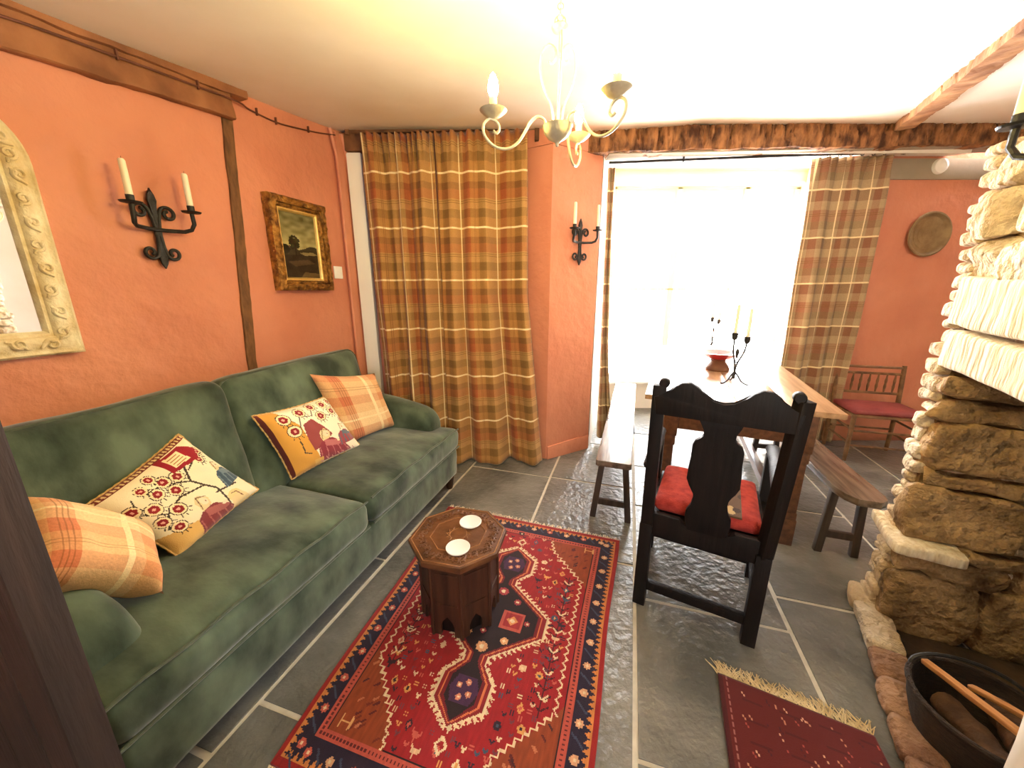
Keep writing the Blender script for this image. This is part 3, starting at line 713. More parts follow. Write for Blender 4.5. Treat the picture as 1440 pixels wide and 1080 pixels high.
def tapestry_b():
    r = Ras(110, 100, (248, 240, 216)); dk = (80, 66, 54)
    r.rect(0, 0, .05, 1, (96, 40, 36)); r.poly([(.05, 0), (.20, .0), (.34, .30), (.36, 1), (.05, 1)], (216, 158, 70))
    r.line([(.32, .36), (.40, .18), (.55, .22), (.62, .08)], 0.012, dk); r.line([(.62, .2), (.78, .3), (.92, .16)], 0.012, dk)
    flowers(r, [(.22, .16, 1.3), (.25, .36, 1.4), (.44, .12, 1.2), (.62, .08, 1), (.66, .26, 1.2), (.80, .10, 1.1), (.86, .24, 1.1), (.94, .42, .9), (.93, .08, .7)], 1.0)
    r.poly([(.34, .52), (.38, .30), (.52, .26), (.60, .42), (.66, .58), (.5, .7), (.34, .72)], (150, 70, 70))
    figure(r, .54, .68, .66, (140, 52, 66), (186, 110, 112)); figure(r, .82, .62, .46, (156, 76, 84), (96, 110, 124), (244, 236, 214))
    r.rect(.28, .86, .40, 1, (224, 176, 92)); r.line([(.24, .52), (.22, .7), (.28, .74)], .016, dk)
    for k in range(7): r.line([(.36 + k * .08, .92 - (k % 2) * .03), (.40 + k * .08, .98)], 0.012, (214, 150, 140))
    return r.a
pillow('tapestry_cushion', [(-1.70, 0.44, 0.725), (-1.365, 0.385, 0.845), (-1.155, 0.47, 0.50), (-1.545, 0.56, 0.455)], M['tapestry'], 'tapestry cushion with a red open book in its top corner, on the sofa', 'cushion', img=tapestry_a(), puff=0.06, seed=2.0)
pillow('tapestry_cushion', [(-1.075, 0.40, 0.825), (-0.635, 0.405, 0.80), (-0.53, 0.525, 0.462), (-0.985, 0.475, 0.462)], M['tapestry'], 'smaller tapestry cushion with gold left edge, leaning before the apricot check one', 'cushion', img=tapestry_b(), puff=0.06, seed=3.0)

# ================================================================== CURTAINS
def curtain(name, label, m, xl, xr, z0, z1, y0, folds, amp, seed, group=None, yl=None, width=1.15, uvo=0.0, tilt=0.0, nz=70, pool=0.0, lean=None):
    """xl, xr: functions of t (0 top .. 1 bottom) for the two edges; folds deepen and widen downwards"""
    b = MB(); bm = b.bm; uvl = bm.loops.layers.uv.new('UVMap'); nx = folds * 9
    g = []
    for j in range(nz + 1):
        t = j / nz; row = []
        for i in range(nx + 1):
            s = i / nx
            s2 = s + 0.018 * math.sin(7 * s + 3 * t + seed)
            ph = 2 * math.pi * folds * s2
            gather = max(0.0, 1 - t / 0.10)
            big = math.sin(ph * 0.5 + seed + 0.6 * math.sin(2.2 * t + seed)) * 0.55 + math.sin(ph * 0.27 + 2 * seed) * 0.35 + math.sin(ph + seed * 3 + t) * 0.35
            y = amp * ((0.35 + 0.65 * min(1, t * 2.2)) * big + gather * 0.5 * math.sin(ph * 2)) + 0.010 * noise.noise(Vector((s * 9 + seed, t * 6, seed)))
            x = xl(t) + (xr(t) - xl(t)) * s + 0.010 * math.sin(ph * 0.5 + 1 + seed) * t
            z = z0 + tilt * (x - xl(0)) + (z1 - z0 - tilt * (x - xl(0))) * t
            if t > 0.93: y -= pool * (t - 0.93) / 0.07 * (0.6 + 0.4 * math.sin(ph * 0.5))
            y -= (lean(s, t) if lean else 0)
            row.append((bm.verts.new((x, y0 + y, z)), s * width + uvo, z0 * 1.0 - t * (z0 - z1)))
        g.append(row)
    for j in range(nz):
        for i in range(nx):
            q = (g[j][i], g[j + 1][i], g[j + 1][i + 1], g[j][i + 1])
            f = bm.faces.new([v[0] for v in q])
            for lp, v in zip(f.loops, q): lp[uvl].uv = (v[1], v[2])
    o = b.build(name, m, angle=120)
    md = o.modifiers.new('cloth', 'SOLIDIFY'); md.thickness = 0.006; md.offset = 0
    return tag(o, label, 'curtain', group)
curtain('curtain', 'tan and rust check curtain hanging next to the orange left wall, behind the sofa arm', M['plaid_curtain'], lambda t: -1.055 + 0.03 * t, lambda t: -0.545 + 0.01 * t, 2.44, 0.03, 2.90, 6, 0.066, 1.3, 'check curtains of the alcove', width=1.0, tilt=0.02)
curtain('curtain', 'tan and rust check curtain pooling on the flagstones beside the orange pier', M['plaid_curtain'], lambda t: -0.53 + 0.01 * t, lambda t: 0.105 + 0.02 * t + 0.12 * max(0, t - .45) / .55, 2.45, 0.012, 2.895, 5, 0.070, 4.1, 'check curtains of the alcove', width=1.1, uvo=0.23, tilt=0.02, pool=0.05, lean=lambda s, t: 0.03 * t + 0.02 * (s > .8) * t)
curtain('curtain', 'beige and mauve check curtain at the right side of the bright window', M['plaid_curtain_pale'], lambda t: 2.36 + 0.06 * t, lambda t: 2.97 + 0.0 * t, 2.395, 0.03, 3.235, 5, 0.042, 7.7, 'check curtains of the window', width=1.2, tilt=0.03, lean=lambda s, t: 0.0)
curtain('curtain', 'narrow bunched check curtain at the left side of the window, behind the pier', M['plaid_curtain_pale'], lambda t: 0.765 + 0.04 * t, lambda t: 0.815 + 0.12 * t ** 3 + 0.015 * t, 2.335, 0.05, 3.265, 3, 0.028, 2.2, 'check curtains of the window', width=0.8)

# curtain pole over the window, with bracket and finial
pole = empty('curtain_pole', (0.745, 3.172, 2.345), 0, 'black iron curtain pole with a bracket across the bright window', 'curtain pole')
b = MB(); b.tube([(0, 0, 0), (2.20, 0, 0.078)], 0.0095, 10); b.build('pole', M['iron'], pole)
b = MB(); b.box((0.57, 0.0, 0.05), (0.012, 0.012, 0.085)); b.box((0.57, 0.0, 0.098), (0.022, 0.03, 0.02)); b.tube(arc((0.57, 0, 0.02), 0.014, 0, 2 * math.pi, 12, (0, 1, 0), (0, 0, 1)), 0.004); b.build('bracket', M['iron'], pole)
b = MB(); b.lathe([(0, 0), (0.011, 0.004), (0.014, 0.02), (0.02, 0.035), (0.022, 0.055), (0.014, 0.075), (0, 0.083)], (2.20, 0, 0.078), 14, Matrix.Rotation(R(90), 3, 'Y')); b.build('finial', M['iron'], pole)
b = MB(); b.tube([(2.16, 0, 0.077), (2.16, 0.08, 0.08)], 0.007); b.build('bracket', M['iron'], pole)
for k in range(6):
    b = MB(); b.tube(arc((1.68 + k * 0.085, 0, 0.057 + k * 0.003), 0.017, 0, 2 * math.pi, 14, (0, 1, 0), (0, 0, 1)), 0.0025, 6); b.build('ring', M['iron'], pole)
# rail over the alcove curtains
rail = empty('curtain_rail', (-1.17, 2.955, 2.474), 0, 'dark wooden curtain rail under the ceiling above the alcove curtains', 'curtain rail')
b = MB(); b.beam((0, 0, 0), (1.36, -0.01, 0.032), 0.028, 0.03); b.build('rail', M['beam_dark'], rail)
b = MB(); b.box((1.345, 0.02, -0.01), (0.03, 0.10, 0.10), bev=0.006); b.build('bracket', M['beam_dark'], rail)
b = MB(); b.box((0.02, 0.02, 0.0), (0.03, 0.10, 0.05), bev=0.006); b.build('bracket', M['beam_dark'], rail)

# ================================================================== ON THE WALLS
# wrought-iron sconces: fleur spear stem with four scrolls and a square-armed bar carrying two cups
def sconce(loc, X, Nn, label, candles=True, clabels=None, tall=1.0):
    """X: rightwards along the wall, Nn: out of the wall"""
    root = empty('candle_sconce', loc, 0, label, 'sconce', 'wrought iron wall sconces')
    X, Nn = Vector(X).normalized(), Vector(Nn).normalized()
    L = lambda x, y, z: X * x + Nn * y + Z * z
    b = MB()                                                # flat forged spear
    prof = [(0, -.162), (.012, -.140), (.017, -.118), (.011, -.09), (.009, -.05), (.013, -.01), (.013, .03), (.009, .07), (.010, .10), (.018, .125), (.012, .148), (0, .175)]
    poly = [(x, z) for x, z in prof] + [(-x, z) for x, z in reversed(prof[1:-1])]
    b.prism(poly, L(0, .012, 0), X, Z, Nn * 0.012, bev=0.002); b.build('stem', M['iron'], root)
    for sx in (-1, 1):                                      # four scrolls
        b = MB(); pts = [L(sx * .006, .02, .0), L(sx * .012, .02, .05), L(sx * .022, .02, .085)] + spiral(L(sx * .052, .02, .076),   .031, .011, R(150 if sx > 0 else 30), -1.15 * sx, 22, X, Z)
        b.tube(pts, 0.0078, 8); b.build('scroll', M['iron'], root)
        b = MB(); pts = [L(sx * .006, .02, -.02), L(sx * .010, .02, -.07), L(sx * .018, .02, -.105)] + spiral(L(sx * .044, .02, -.094), .028, .010, R(210 if sx > 0 else -30), 1.1 * sx, 22, X, Z)
        b.tube(pts, 0.0074, 8); b.build('scroll', M['iron'], root)
    b = MB(); b.tube([L(-.112, .085, .085), L(-.114, .085, .04), L(-.108, .07, .015), L(-.09, .05, .006), L(-.03, .026, .004), L(.03, .026, .004), L(.09, .05, .006), L(.108, .07, .015), L(.114, .085, .04), L(.112, .085, .085)], 0.009, 8)
    b.build('arm', M['iron'], root)
    for sx in (-1, 1):
        c = L(sx * .112, .085, .085)
        b = MB(); b.lathe([(0, 0), (.034, .004), (.038, .010), (.033, .009), (.014, .007), (.014, .034), (.0125, .034), (.0125, .010), (0, .010)], c, 18); b.build('cup', M['iron'], root)
        if candles:
            cb = MB(); h = 0.155 * tall + (0.004 if sx > 0 else 0)
            cb.lathe([(0.0124, 0.0), (0.0124, h * .5), (0.0116, h - .006), (0.008, h), (0, h + .001)], (0, 0, 0), 14)
            lean = 0.0
            ob = cb.build('candle', M['wax']); ob.location = Vector(loc) + c + Z * 0.0105
            tag(ob, clabels[0 if sx < 0 else 1], 'candle', 'cream candles in the wall sconces')
            wk = MB(); wk.tube([(0, 0, h - .001), (0.001, 0, h + .009)], 0.001, 5); wk.build('wick', M['cord'], ob)
    return root
sconce(LW(-1.062, 0.0, 1.655), U, N, 'black iron candle sconce on the left wall beside the pale mirror', clabels=('cream candle in the left wall sconce, the cup nearer the mirror', 'cream candle in the left wall sconce, the cup nearer the dark post'))
sconce(PP + e * 0.262 + Z * 1.745, e, en, 'black iron candle sconce on the orange pier by the window', clabels=('cream candle in the pier sconce, cup nearer the check curtain', 'cream candle in the pier sconce, cup nearer the window'), tall=1.1)

# landscape in a gilt frame
pu, pz = -0.292, 1.668
pic = empty('framed_painting', LW(pu, 0, pz), -A, 'small dark landscape painting in a deep gilt frame on the left wall', 'painting')
def PL(x, y, z): return Vector((y, x, z))     # local: x out of wall -> local X is N, local Y is U
def PF(a, c, dd): return Vector((dd, a, c))
def frame_ring(w0, h0, w1, h1, d0, d1, name, m, parent, PFn, jit=0.0, seg=1):
    b = MB(); n = 24
    def loop(w, h, d): 
        pts = []
        for (xa, za), (xb, zb) in zip(((-1, -1), (1, -1), (1, 1), (-1, 1)), ((1, -1), (1, 1), (-1, 1), (-1, -1))):
            for k in range(n): pts.append(PFn((xa + (xb - xa) * k / n) * w / 2, (za + (zb - za) * k / n) * h / 2, d + (jit * noise.noise(Vector((xa * 3 + k * 1.7, za * 3, w * 40))) if jit else 0)))
        return [b.bm.verts.new(p) for p in pts]
    steps = 6; loops = []
    for s_ in range(steps + 1):
        t_ = s_ / steps; loops.append(loop(w0 + (w1 - w0) * t_, h0 + (h1 - h0) * t_, d0 + (d1 - d0) * t_ + 0.008 * math.sin(math.pi * t_)))
    lb0, lb1 = loop(w0, h0, 0.001), loop(w1, h1, 0.001)
    chain = [lb0] + loops + [lb1]
    for a_, c_ in zip(chain, chain[1:] + [chain[0]]):
        for k in range(4 * n): b.bm.faces.new((a_[k], a_[(k + 1) % (4 * n)], c_[(k + 1) % (4 * n)], c_[k]))
    return b.build(name, m, parent, angle=50)
frame_ring(0.425, 0.545, 0.345, 0.465, 0.050, 0.062, 'frame', M['gilt'], pic, PF, jit=0.012)
frame_ring(0.345, 0.465, 0.300, 0.420, 0.046, 0.036, 'frame_cove', M['gilt'], pic, PF, jit=0.004)
frame_ring(0.300, 0.420, 0.262, 0.382, 0.034, 0.018, 'slip', M['gilt_slip'], pic, PF)
def landscape():
    r = Ras(70, 100, (120, 112, 76)); yy = r.Y; xx = r.X
    for k in range(100):
        y = k / 100; c = np.array([104, 98, 62]) + (np.array([166, 156, 104]) - np.array([104, 98, 62])) * min(1, y / .5)
        r.a[k] = c / 255
    nz = np.array([[noise.noise(Vector((i * .08, j * .16, 2))) for i in range(70)] for j in range(100)])
    r.a[:60] += nz[:60, :, None] * .10
    r.poly([(0, .55), (.2, .50), (.45, .56), (.7, .52), (1, .50), (1, 1), (0, 1)], (62, 52, 34)); r.poly([(0, .66), (1, .6), (1, 1), (0, 1)], (52, 40, 26))
    for k in range(60):
        random.seed(k); a_ = random.random() * 6.28; q = random.random() ** .5
        r.ell(.34 + q * .13 * math.cos(a_), .45 + q * .10 * math.sin(a_), .035, .02, (46 + random.randint(-8, 14), 40 + random.randint(-6, 12), 22))
    r.rect(.34, .46, .375, .66, (40, 30, 20)); r.ell(.08, .56, .13, .07, (44, 38, 24)); r.ell(.85, .54, .2, .05, (58, 50, 32))
    r.poly([(.45, .60), (.85, .58), (1, .62), (.6, .64)], (140, 126, 84)); r.poly([(.55, .90), (1, .92), (1, 1), (.4, 1)], (96, 78, 50)); r.poly([(.1, .75), (.7, .70), (.9, .76), (.3, .82)], (78, 60, 40))
    r.a += nz[..., None] * .05
    return np.clip(r.a, 0, 1)
cv = pgrid('canvas', landscape(), lambda a_, c_: PF((a_ - .5) * 0.27, (.5 - c_) * 0.39, 0.019), M['oil'], pic)

# pale arched mirror with carved acanthus frame
mu, mz0, mz1, mw = -1.765, 1.165, 2.02, 0.72
mir = empty('wall_mirror', LW(mu, 0, mz0), -A, 'large mirror with a carved cream arched-top frame on the left wall', 'mirror')
def mloop(w, zb, zt, r, d, n=10):
    pts = [PF(-w / 2, zb, d), PF(w / 2, zb, d)]
    full = []
    for k in range(16): full.append(PF(-w / 2 + w * k / 16, zb, d))
    for k in range(16): full.append(PF(w / 2, zb + (zt - r - zb) * k / 16, d))
    for k in range(n): a_ = math.pi / 2 * k / n; full.append(PF(w / 2 - r + r * math.cos(a_), zt - r + r * math.sin(a_), d))
    for k in range(8): full.append(PF(w / 2 - r - (w - 2 * r) * k / 8, zt, d))
    for k in range(n): a_ = math.pi / 2 * (1 + k / n); full.append(PF(-w / 2 + r + r * math.cos(a_), zt - r + r * math.sin(a_), d))
    for k in range(16): full.append(PF(-w / 2, zt - r - (zt - r - zb) * k / 16, d))
    return full
H_ = mz1 - mz0
b = MB(); chain = []
for ins, d in ((0, 0.002), (0, 0.03), (0.008, 0.036), (0.018, 0.030), (0.026, 0.034), (0.045, 0.040), (0.064, 0.036), (0.070, 0.026), (0.080, 0.028), (0.088, 0.016), (0.088, 0.002)):
    chain.append([b.bm.verts.new(p) for p in mloop(mw - 2 * ins, ins, H_ - ins, max(0.2 - ins, 0.05), d)])
for a_, c_ in zip(chain, chain[1:]):
    k = len(a_)
    for q in range(k): b.bm.faces.new((a_[q], a_[(q + 1) % k], c_[(q + 1) % k], c_[q]))
frame_mb = b
b = MB(); gl_ = [b.bm.verts.new(p) for p in mloop(mw - 0.172, 0.086, H_ - 0.086, 0.114, 0.010)]; b.bm.faces.new(gl_); b.build('glass', M['mirror'], mir, smooth=False)
b = frame_mb; ctr = mloop(mw - 0.09, 0.045, H_ - 0.045, 0.155, 0.042); m_ = len(ctr)
M['gesso_leaf'] = mat('cream_carved_leaf', srgb(226, 206, 156), 0.5, srgb(248, 238, 206), 18.0, 0.2, 60.0)
for k in range(0, m_, 2):                                # running acanthus scrolls
    p, q = ctr[k], ctr[(k + 2) % m_]; d = (q - p); 
    if d.length < 0.004: continue
    d.normalize(); sd = d.cross(Vector((1, 0, 0))); sg = 1 if (k // 2) % 2 else -1
    c = (p + q) / 2 - Vector((0.004, 0, 0))
    b.tube([c - d * 0.03 + sd * sg * 0.016] + spiral(c + sd * sg * 0.005, 0.020, 0.005, R(200), 1.15 * sg, 14, d, sd), [0.004] + [0.0072 - 0.0002 * i for i in range(15)], 6)
    b.tube(smoothpts([c + d * 0.016 - sd * sg * 0.016, c + d * 0.004 - sd * sg * 0.006, c - d * 0.012 - sd * sg * 0.015], 3), [0.003, 0.005, 0.008, 0.008, 0.007, 0.005, 0.003], 6)
b.build('frame', M['cream_gilt'], mir, angle=60)

# light switch, wall plate, alarm disc
sw = empty('light_switch', LW(0.03, 0.0, 1.522), -A, 'white light switch on the left wall beside the gilt painting', 'switch')
b = MB(); b.box((0.005, 0, 0), (0.01, 0.08, 0.086), bev=0.003); b.build('plate', M['white_paint'], sw)
b = MB(); b.box((0.011, 0, 0), (0.008, 0.014, 0.024), Matrix.Rotation(R(8), 3, 'Y'), bev=0.002); b.build('rocker', M['white_paint'], sw)
pl = empty('wall_plate', (3.455, 3.295, 1.845), 0, 'round aged brass tray hung on the dark orange far wall', 'plate')
mxr = Matrix.Rotation(R(90), 3, 'X')
b = MB(); b.lathe([(0, 0.004), (0.138, 0.004), (0.146, 0.010), (0.152, 0.024), (0.164, 0.034), (0.174, 0.032), (0.177, 0.024), (0.168, 0.020), (0.156, 0.004), (0.138, 0.0), (0, 0.0)], (0, 0, 0), 40, mxr); b.build('dish', M['brass'], pl)
b = MB()
for rr_ in (0.04, 0.075, 0.11): b.tube(arc((0, -0.0045, 0), rr_, 0, 2 * math.pi, 36, (1, 0, 0), (0, 0, 1)), 0.0014, 5)
b.build('engraved_rings', M['brass'], pl)
ds = empty('alarm_disc', (3.40, 3.282, 2.352), 0, 'round white alarm disc on the shaded pale band above the brass tray', 'alarm')
b = MB(); b.lathe([(0, 0.034), (0.03, 0.033), (0.052, 0.024), (0.058, 0.010), (0.058, 0.0), (0, 0)], (0, 0, 0), 28, mxr); b.build('cover', M['white_paint'], ds)
b = MB(); b.tube(arc((0, -.0325, 0), .026, 0, 2 * math.pi, 24, (1, 0, 0), (0, 0, 1)), .0015, 5); b.build('grille_ring', M['white_paint'], ds)
# tacked cable along the top of the left wall
pts = []
for u_, z_, d_ in ((-2.6, 2.075, .062), (-1.6, 2.215, .068), (-1.36, 2.255, .068), (-1.1, 2.285, .066), (-.80, 2.315, .064), (-.60, 2.335, .058), (-.50, 2.345, .012), (-.34, 2.345, .01), (-.18, 2.37, .01), (-.02, 2.402, .01), (.1, 2.425, .045)): pts.append(LW(u_, d_, z_))
b = MB(); b.tube(smoothpts(pts, 5), 0.0045, 6)
cbl = tag(b.build('cable', M['cord']), 'thin dark cable tacked along the top of the left wall', 'cable')
for u_, z_, d_ in ((-1.1, 2.285, .066), (-.80, 2.315, .064), (-.46, 2.345, .011), (-.34, 2.345, .010), (-.1, 2.386, .01)):
    b = MB(); b.box(LW(u_, d_ + .002, z_ + .006), (0.012, 0.006, 0.036), rotz(-A)); b.build('clip', M['cord'], cbl)

# ================================================================== CHANDELIER
zc0 = 2.557
chd = empty('chandelier', (CH.x, CH.y, zc(CH.x, CH.y) - 0.007), 0, 'three-arm cream metal chandelier with lit candle bulbs hanging from the ceiling', 'chandelier')
def CZ(x, y, z): return Vector((x, y, z - zc0 + 0.01))
b = MB(); b.lathe([(0, 0), (0.05, 0), (0.052, -0.01), (0.034, -0.024), (0.012, -0.034), (0, -0.036)], (0, 0, 0.005), 24); b.build('ceiling_rose', M['silver_cream'], chd)
b = MB(); zz = -0.032
b.tube(arc((0, 0, -0.040), 0.011, 0, 2 * math.pi, 12, (1, 0, 0), (0, 0, 1)), 0.0022, 6, closed=False)
[b.tube(arc((0, 0, -0.055 - 0.019 * k), 0.012, 0, 2 * math.pi, 12, ((0, 1, 0), (1, 0, 0))[k % 2], (0, 0, 1)), 0.0024, 6) for k in range(8)]
b.build('chain', M['silver_cream'], chd)
chd.scale = (0.7, 0.7, 0.7)
ztop = 2.335
b = MB(); b.tube([CZ(-0.022, 0, ztop)] + arc(CZ(0, 0, ztop + 0.012), 0.022, math.pi, 0, 10, (1, 0, 0), (0, 0, 0.9)) + [CZ(0.022, 0, ztop)], 0.003, 6); b.build('hanging_loop', M['silver_cream'], chd)
b = MB(); b.lathe([(0, ztop + 0.005), (0.028, ztop), (0.036, ztop - 0.008), (0.030, ztop - 0.018), (0.012, ztop - 0.026), (0, ztop - 0.028)], CZ(0, 0, 0), 20); b.build('top_disc', M['silver_cream'], chd)
b = MB(); b.tube([CZ(0, 0, ztop - 0.02), CZ(0, 0, 1.95)], 0.005, 8); b.build('stem', M['silver_cream'], chd)
b = MB(); b.lathe([(0, 1.895), (0.006, 1.899), (0.008, 1.908), (0.012, 1.914), (0.040, 1.930), (0.058, 1.952), (0.063, 1.972), (0.066, 1.975), (0.060, 1.978), (0.02, 1.965), (0, 1.965)], CZ(0, 0, 0), 28); b.build('bowl', M['silver_cream'], chd)
for k, a_ in enumerate([R(150), R(30), R(270)]):           # three tall heart scrolls round the stem
    X_ = Vector((math.cos(a_), math.sin(a_), 0))
    b = MB(); pp = [CZ(0, 0, 1.97) + X_ * 0.02, CZ(0, 0, 2.03) + X_ * 0.030, CZ(0, 0, 2.09) + X_ * 0.070, CZ(0, 0, 2.145) + X_ * 0.088, CZ(0, 0, 2.185) + X_ * 0.080, CZ(0, 0, 2.20) + X_ * 0.052, CZ(0, 0, 2.185) + X_ * 0.022, CZ(0, 0, 2.16) + X_ * 0.016, CZ(0, 0, 2.148) + X_ * 0.032, CZ(0, 0, 2.156) + X_ * 0.046]
    pp = [Vector((p.x, p.y, (p.z - CZ(0, 0, 1.97).z) * 1.36 + CZ(0, 0, 1.97).z)) for p in pp]
    b.tube(smoothpts(pp, 5), 0.0046, 8); b.build('heart_scroll', M['silver_cream'], chd)
for a_ in CH_A:
    X_ = Vector((math.cos(a_), math.sin(a_), 0)); P_ = lambda r, z: CZ(0, 0, z) + X_ * r
    pp = [P_(0.048, 1.972), P_(0.060, 2.000), P_(0.088, 2.008), P_(0.118, 1.985), P_(0.165, 1.915), P_(0.215, 1.885), P_(0.270, 1.892), P_(0.312, 1.930), P_(0.318, 1.972), P_(0.292, 1.995), P_(0.262, 1.985), P_(0.250, 1.960), P_(0.262, 1.942), P_(0.276, 1.950)]
    b = MB(); b.tube(smoothpts(pp, 5), 0.0058, 8); arm_ = b.build('arm', M['silver_cream'], chd)
    q = P_(CH_R, 1.992)
    b = MB(); b.lathe([(0, 0), (0.012, 0.004), (0.034, 0.014), (0.056, 0.032), (0.058, 0.035), (0.052, 0.033), (0.014, 0.018), (0, 0.018)], q, 24); b.build('drip_tray', M['silver_cream'], arm_)
    b = MB(); b.lathe([(0.016, 0.018), (0.016, 0.082), (0.010, 0.085), (0, 0.085)], q, 16); b.build('candle_sleeve', M['cream_paint'], arm_)
    b = MB(); b.lathe([(0, 0.083), (0.013, 0.086), (0.021, 0.102), (0.0225, 0.118), (0.018, 0.142), (0.009, 0.163), (0, 0.172)], q, 16); b.build('bulb', M['bulb'], arm_)

# ================================================================== RUGS
def rug_img():
    w, h = 216, 300
    r = Ras(w, h, (158, 26, 32))
    navy, cream_, oran, pinkc, rust_, black_, blue_ = (40, 28, 52), (240, 214, 172), (214, 134, 70), (192, 84, 70), (150, 66, 34), (38, 18, 22), (62, 70, 96)
    X, Y = r.X, r.Y; W_ = 1.0; H_ = r.asp
    dx = np.minimum(X, 1 - X); dy = np.minimum(Y, 1 - Y) * H_ * 0.92; d = np.minimum(dx, dy)
    side = (dx < dy)
    run = np.where(side, Y * H_, X)
    r.put(d < .020, (158, 30, 30))
    tri = np.abs(((run / .024) % 1) - .5) * 2
    r.put((d >= .020) & (d < .150), navy)
    r.put((d >= .020) & (d < .022 + .022 * tri), oran)
    r.put((d >= .088) & (d < .116), pinkc)
    r.put((d >= .098) & (d < .106) & (((run / .014) % 1) < .5), (96, 30, 34))
    r.put((d >= .116) & (d < .120), black_)
    inner = d >= .120
    r.put(inner, (160, 26, 32))
    # guard band flowers
    def rosette(x, y, s, c1, c2):
        for a in range(8): r.ell(x + s * .62 * math.cos(a * .785), y + s * .62 * math.sin(a * .785) / H_, s * .33, s * .33 / H_, c1)
        r.ell(x, y, s * .34, s * .34 / H_, c2)
    k = 0
    for i in range(13):
        t_ = .05 + i * .075
        for x in (.062, .938): rosette(x, t_, .016, ((206, 96, 78), (226, 170, 130), (170, 50, 60))[(i + k) % 3], cream_); k += 1
        for x in (.062, .938): r.line([(x - .018, t_ + .025), (x + .018, t_ + .048)], .007, blue_)
    for i in range(10):
        t_ = .1 + i * .09
        for y in (.040, .960): rosette(t_, y, .015, ((206, 96, 78), (226, 170, 130))[i % 2], cream_)
        for y in (.040, .960): r.line([(t_ + .03, y - .012), (t_ + .055, y + .012)], .007, blue_)
    # rust corner spandrels with a stepped cream zigzag edge
    def zig(p, q, n, amp, wd, c):
        pts = []
        for i in range(2 * n + 1):
            t_ = i / (2 * n); px = p[0] + (q[0] - p[0]) * t_; py = p[1] + (q[1] - p[1]) * t_
            nx_, ny_ = -(q[1] - p[1]) * H_, (q[0] - p[0]); L = math.hypot(nx_, ny_); s_ = amp if i % 2 else -amp
            pts.append((px + nx_ / L * s_, py + ny_ / L * s_ / H_))
        r.line(pts, wd, c)
    rr0 = random.Random(8)
    for sx in (0, 1):
        for sy in (0, 1):
            fx = (lambda v: 1 - v) if sx else (lambda v: v); fy = (lambda v: 1 - v) if sy else (lambda v: v)
            r.poly([(fx(.122), fy(.09)), (fx(.34), fy(.09)), (fx(.315), fy(.14)), (fx(.150), fy(.27)), (fx(.122), fy(.30))], rust_)
            for q in range(26):
                ax, ay = rr0.uniform(.135, .3), rr0.uniform(.1, .26)
                if (ax - .12) / .2 + (ay - .09) / .21 < .95: r.line([(fx(ax), fy(ay)), (fx(ax + .012), fy(ay + .008))], .008, rr0.choice([(96, 30, 30), (200, 120, 80), (70, 30, 36), (120, 44, 30)]))
            zig((fx(.335), fy(.092)), (fx(.31), fy(.15)), 3, .007, .006, cream_); zig((fx(.31), fy(.15)), (fx(.150), fy(.275)), 8, .008, .006, cream_)
    for sx in (.146, .854): zig((sx, .275), (sx, .725), 18, .007, .006, cream_)
    # dark leafy branches along the sides
    rr = random.Random(5)
    for sx in (.20, .80):
        for i in range(18):
            y = .27 + i * .026
            r.line([(sx, y + .015), (sx - .028, y)], .005, (60, 18, 26)); r.line([(sx, y + .015), (sx + .028, y)], .005, (60, 18, 26))
        r.line([(sx, .27), (sx, .74)], .006, (74, 16, 24))
        for i in range(7): 
            y = .29 + i * .066; r.line([(sx - .018, y), (sx - .004, y + .012)], .007, cream_); r.line([(sx + .018, y), (sx + .004, y + .012)], .007, cream_)
    # strewn motifs on the red field
    placed = []
    def free(x, y, rad):
        if .12 + .05 > x or x > .83: return False
        if abs(x - .51) < .27 - abs(y - .5) * 1.0 and .33 < y < .67: return False
        if abs(x - .515) < .135 and (.17 < y < .36 or .64 < y < .84): return False
        for cx_, cy_ in ((.13, .09), (.87, .09), (.13, .91), (.87, .91)):
            if abs(x - cx_) + abs(y - cy_) * 1.05 < .25: return False
        return all((x - a) ** 2 + ((y - b_) * H_) ** 2 > (rad + c) ** 2 for a, b_, c in placed)
    pal = [cream_, (226, 160, 90), (206, 96, 80), (66, 84, 104), (120, 60, 70), (230, 190, 150), (52, 30, 44)]
    for it in range(2600):
        x, y = rr.uniform(.15, .85), rr.uniform(.085, .915); big = rr.random() < .3; s_ = .020 if big else .010
        if not free(x, y, s_ * 1.15): continue
        placed.append((x, y, s_)); c = rr.choice(pal); typ = rr.random()
        if big and typ < .35:                              # little bird
            r.ell(x, y, s_ * .7, s_ * .42 / H_, c); r.poly([(x + s_ * .4, y), (x + s_, y - s_ * .8 / H_), (x + s_ * .8, y + s_ * .2 / H_)], c); r.line([(x - s_ * .4, y), (x - s_ * .8, y - s_ * .7 / H_)], s_ * .3, c); r.line([(x, y), (x, y + s_ / H_)], .005, c)
        elif big and typ < .65: rosette(x, y, s_ * .8, c, rr.choice(pal))
        elif big: r.poly([(x, y - s_ / H_), (x + s_ * .7, y), (x, y + s_ / H_), (x - s_ * .7, y)], c); r.poly([(x, y - s_ * .5 / H_), (x + s_ * .35, y), (x, y + s_ * .5 / H_), (x - s_ * .35, y)], rr.choice(pal))
        elif typ < .5: 
            for a, b_ in ((-1, -1), (1, -1), (-1, 1), (1, 1)): r.ell(x + a * s_ * .45, y + b_ * s_ * .45 / H_, s_ * .33, s_ * .33 / H_, c)
        else: r.line([(x - s_ * .7, y - s_ * .5 / H_), (x, y + s_ * .5 / H_), (x + s_ * .7, y - s_ * .5 / H_)], .006, c)
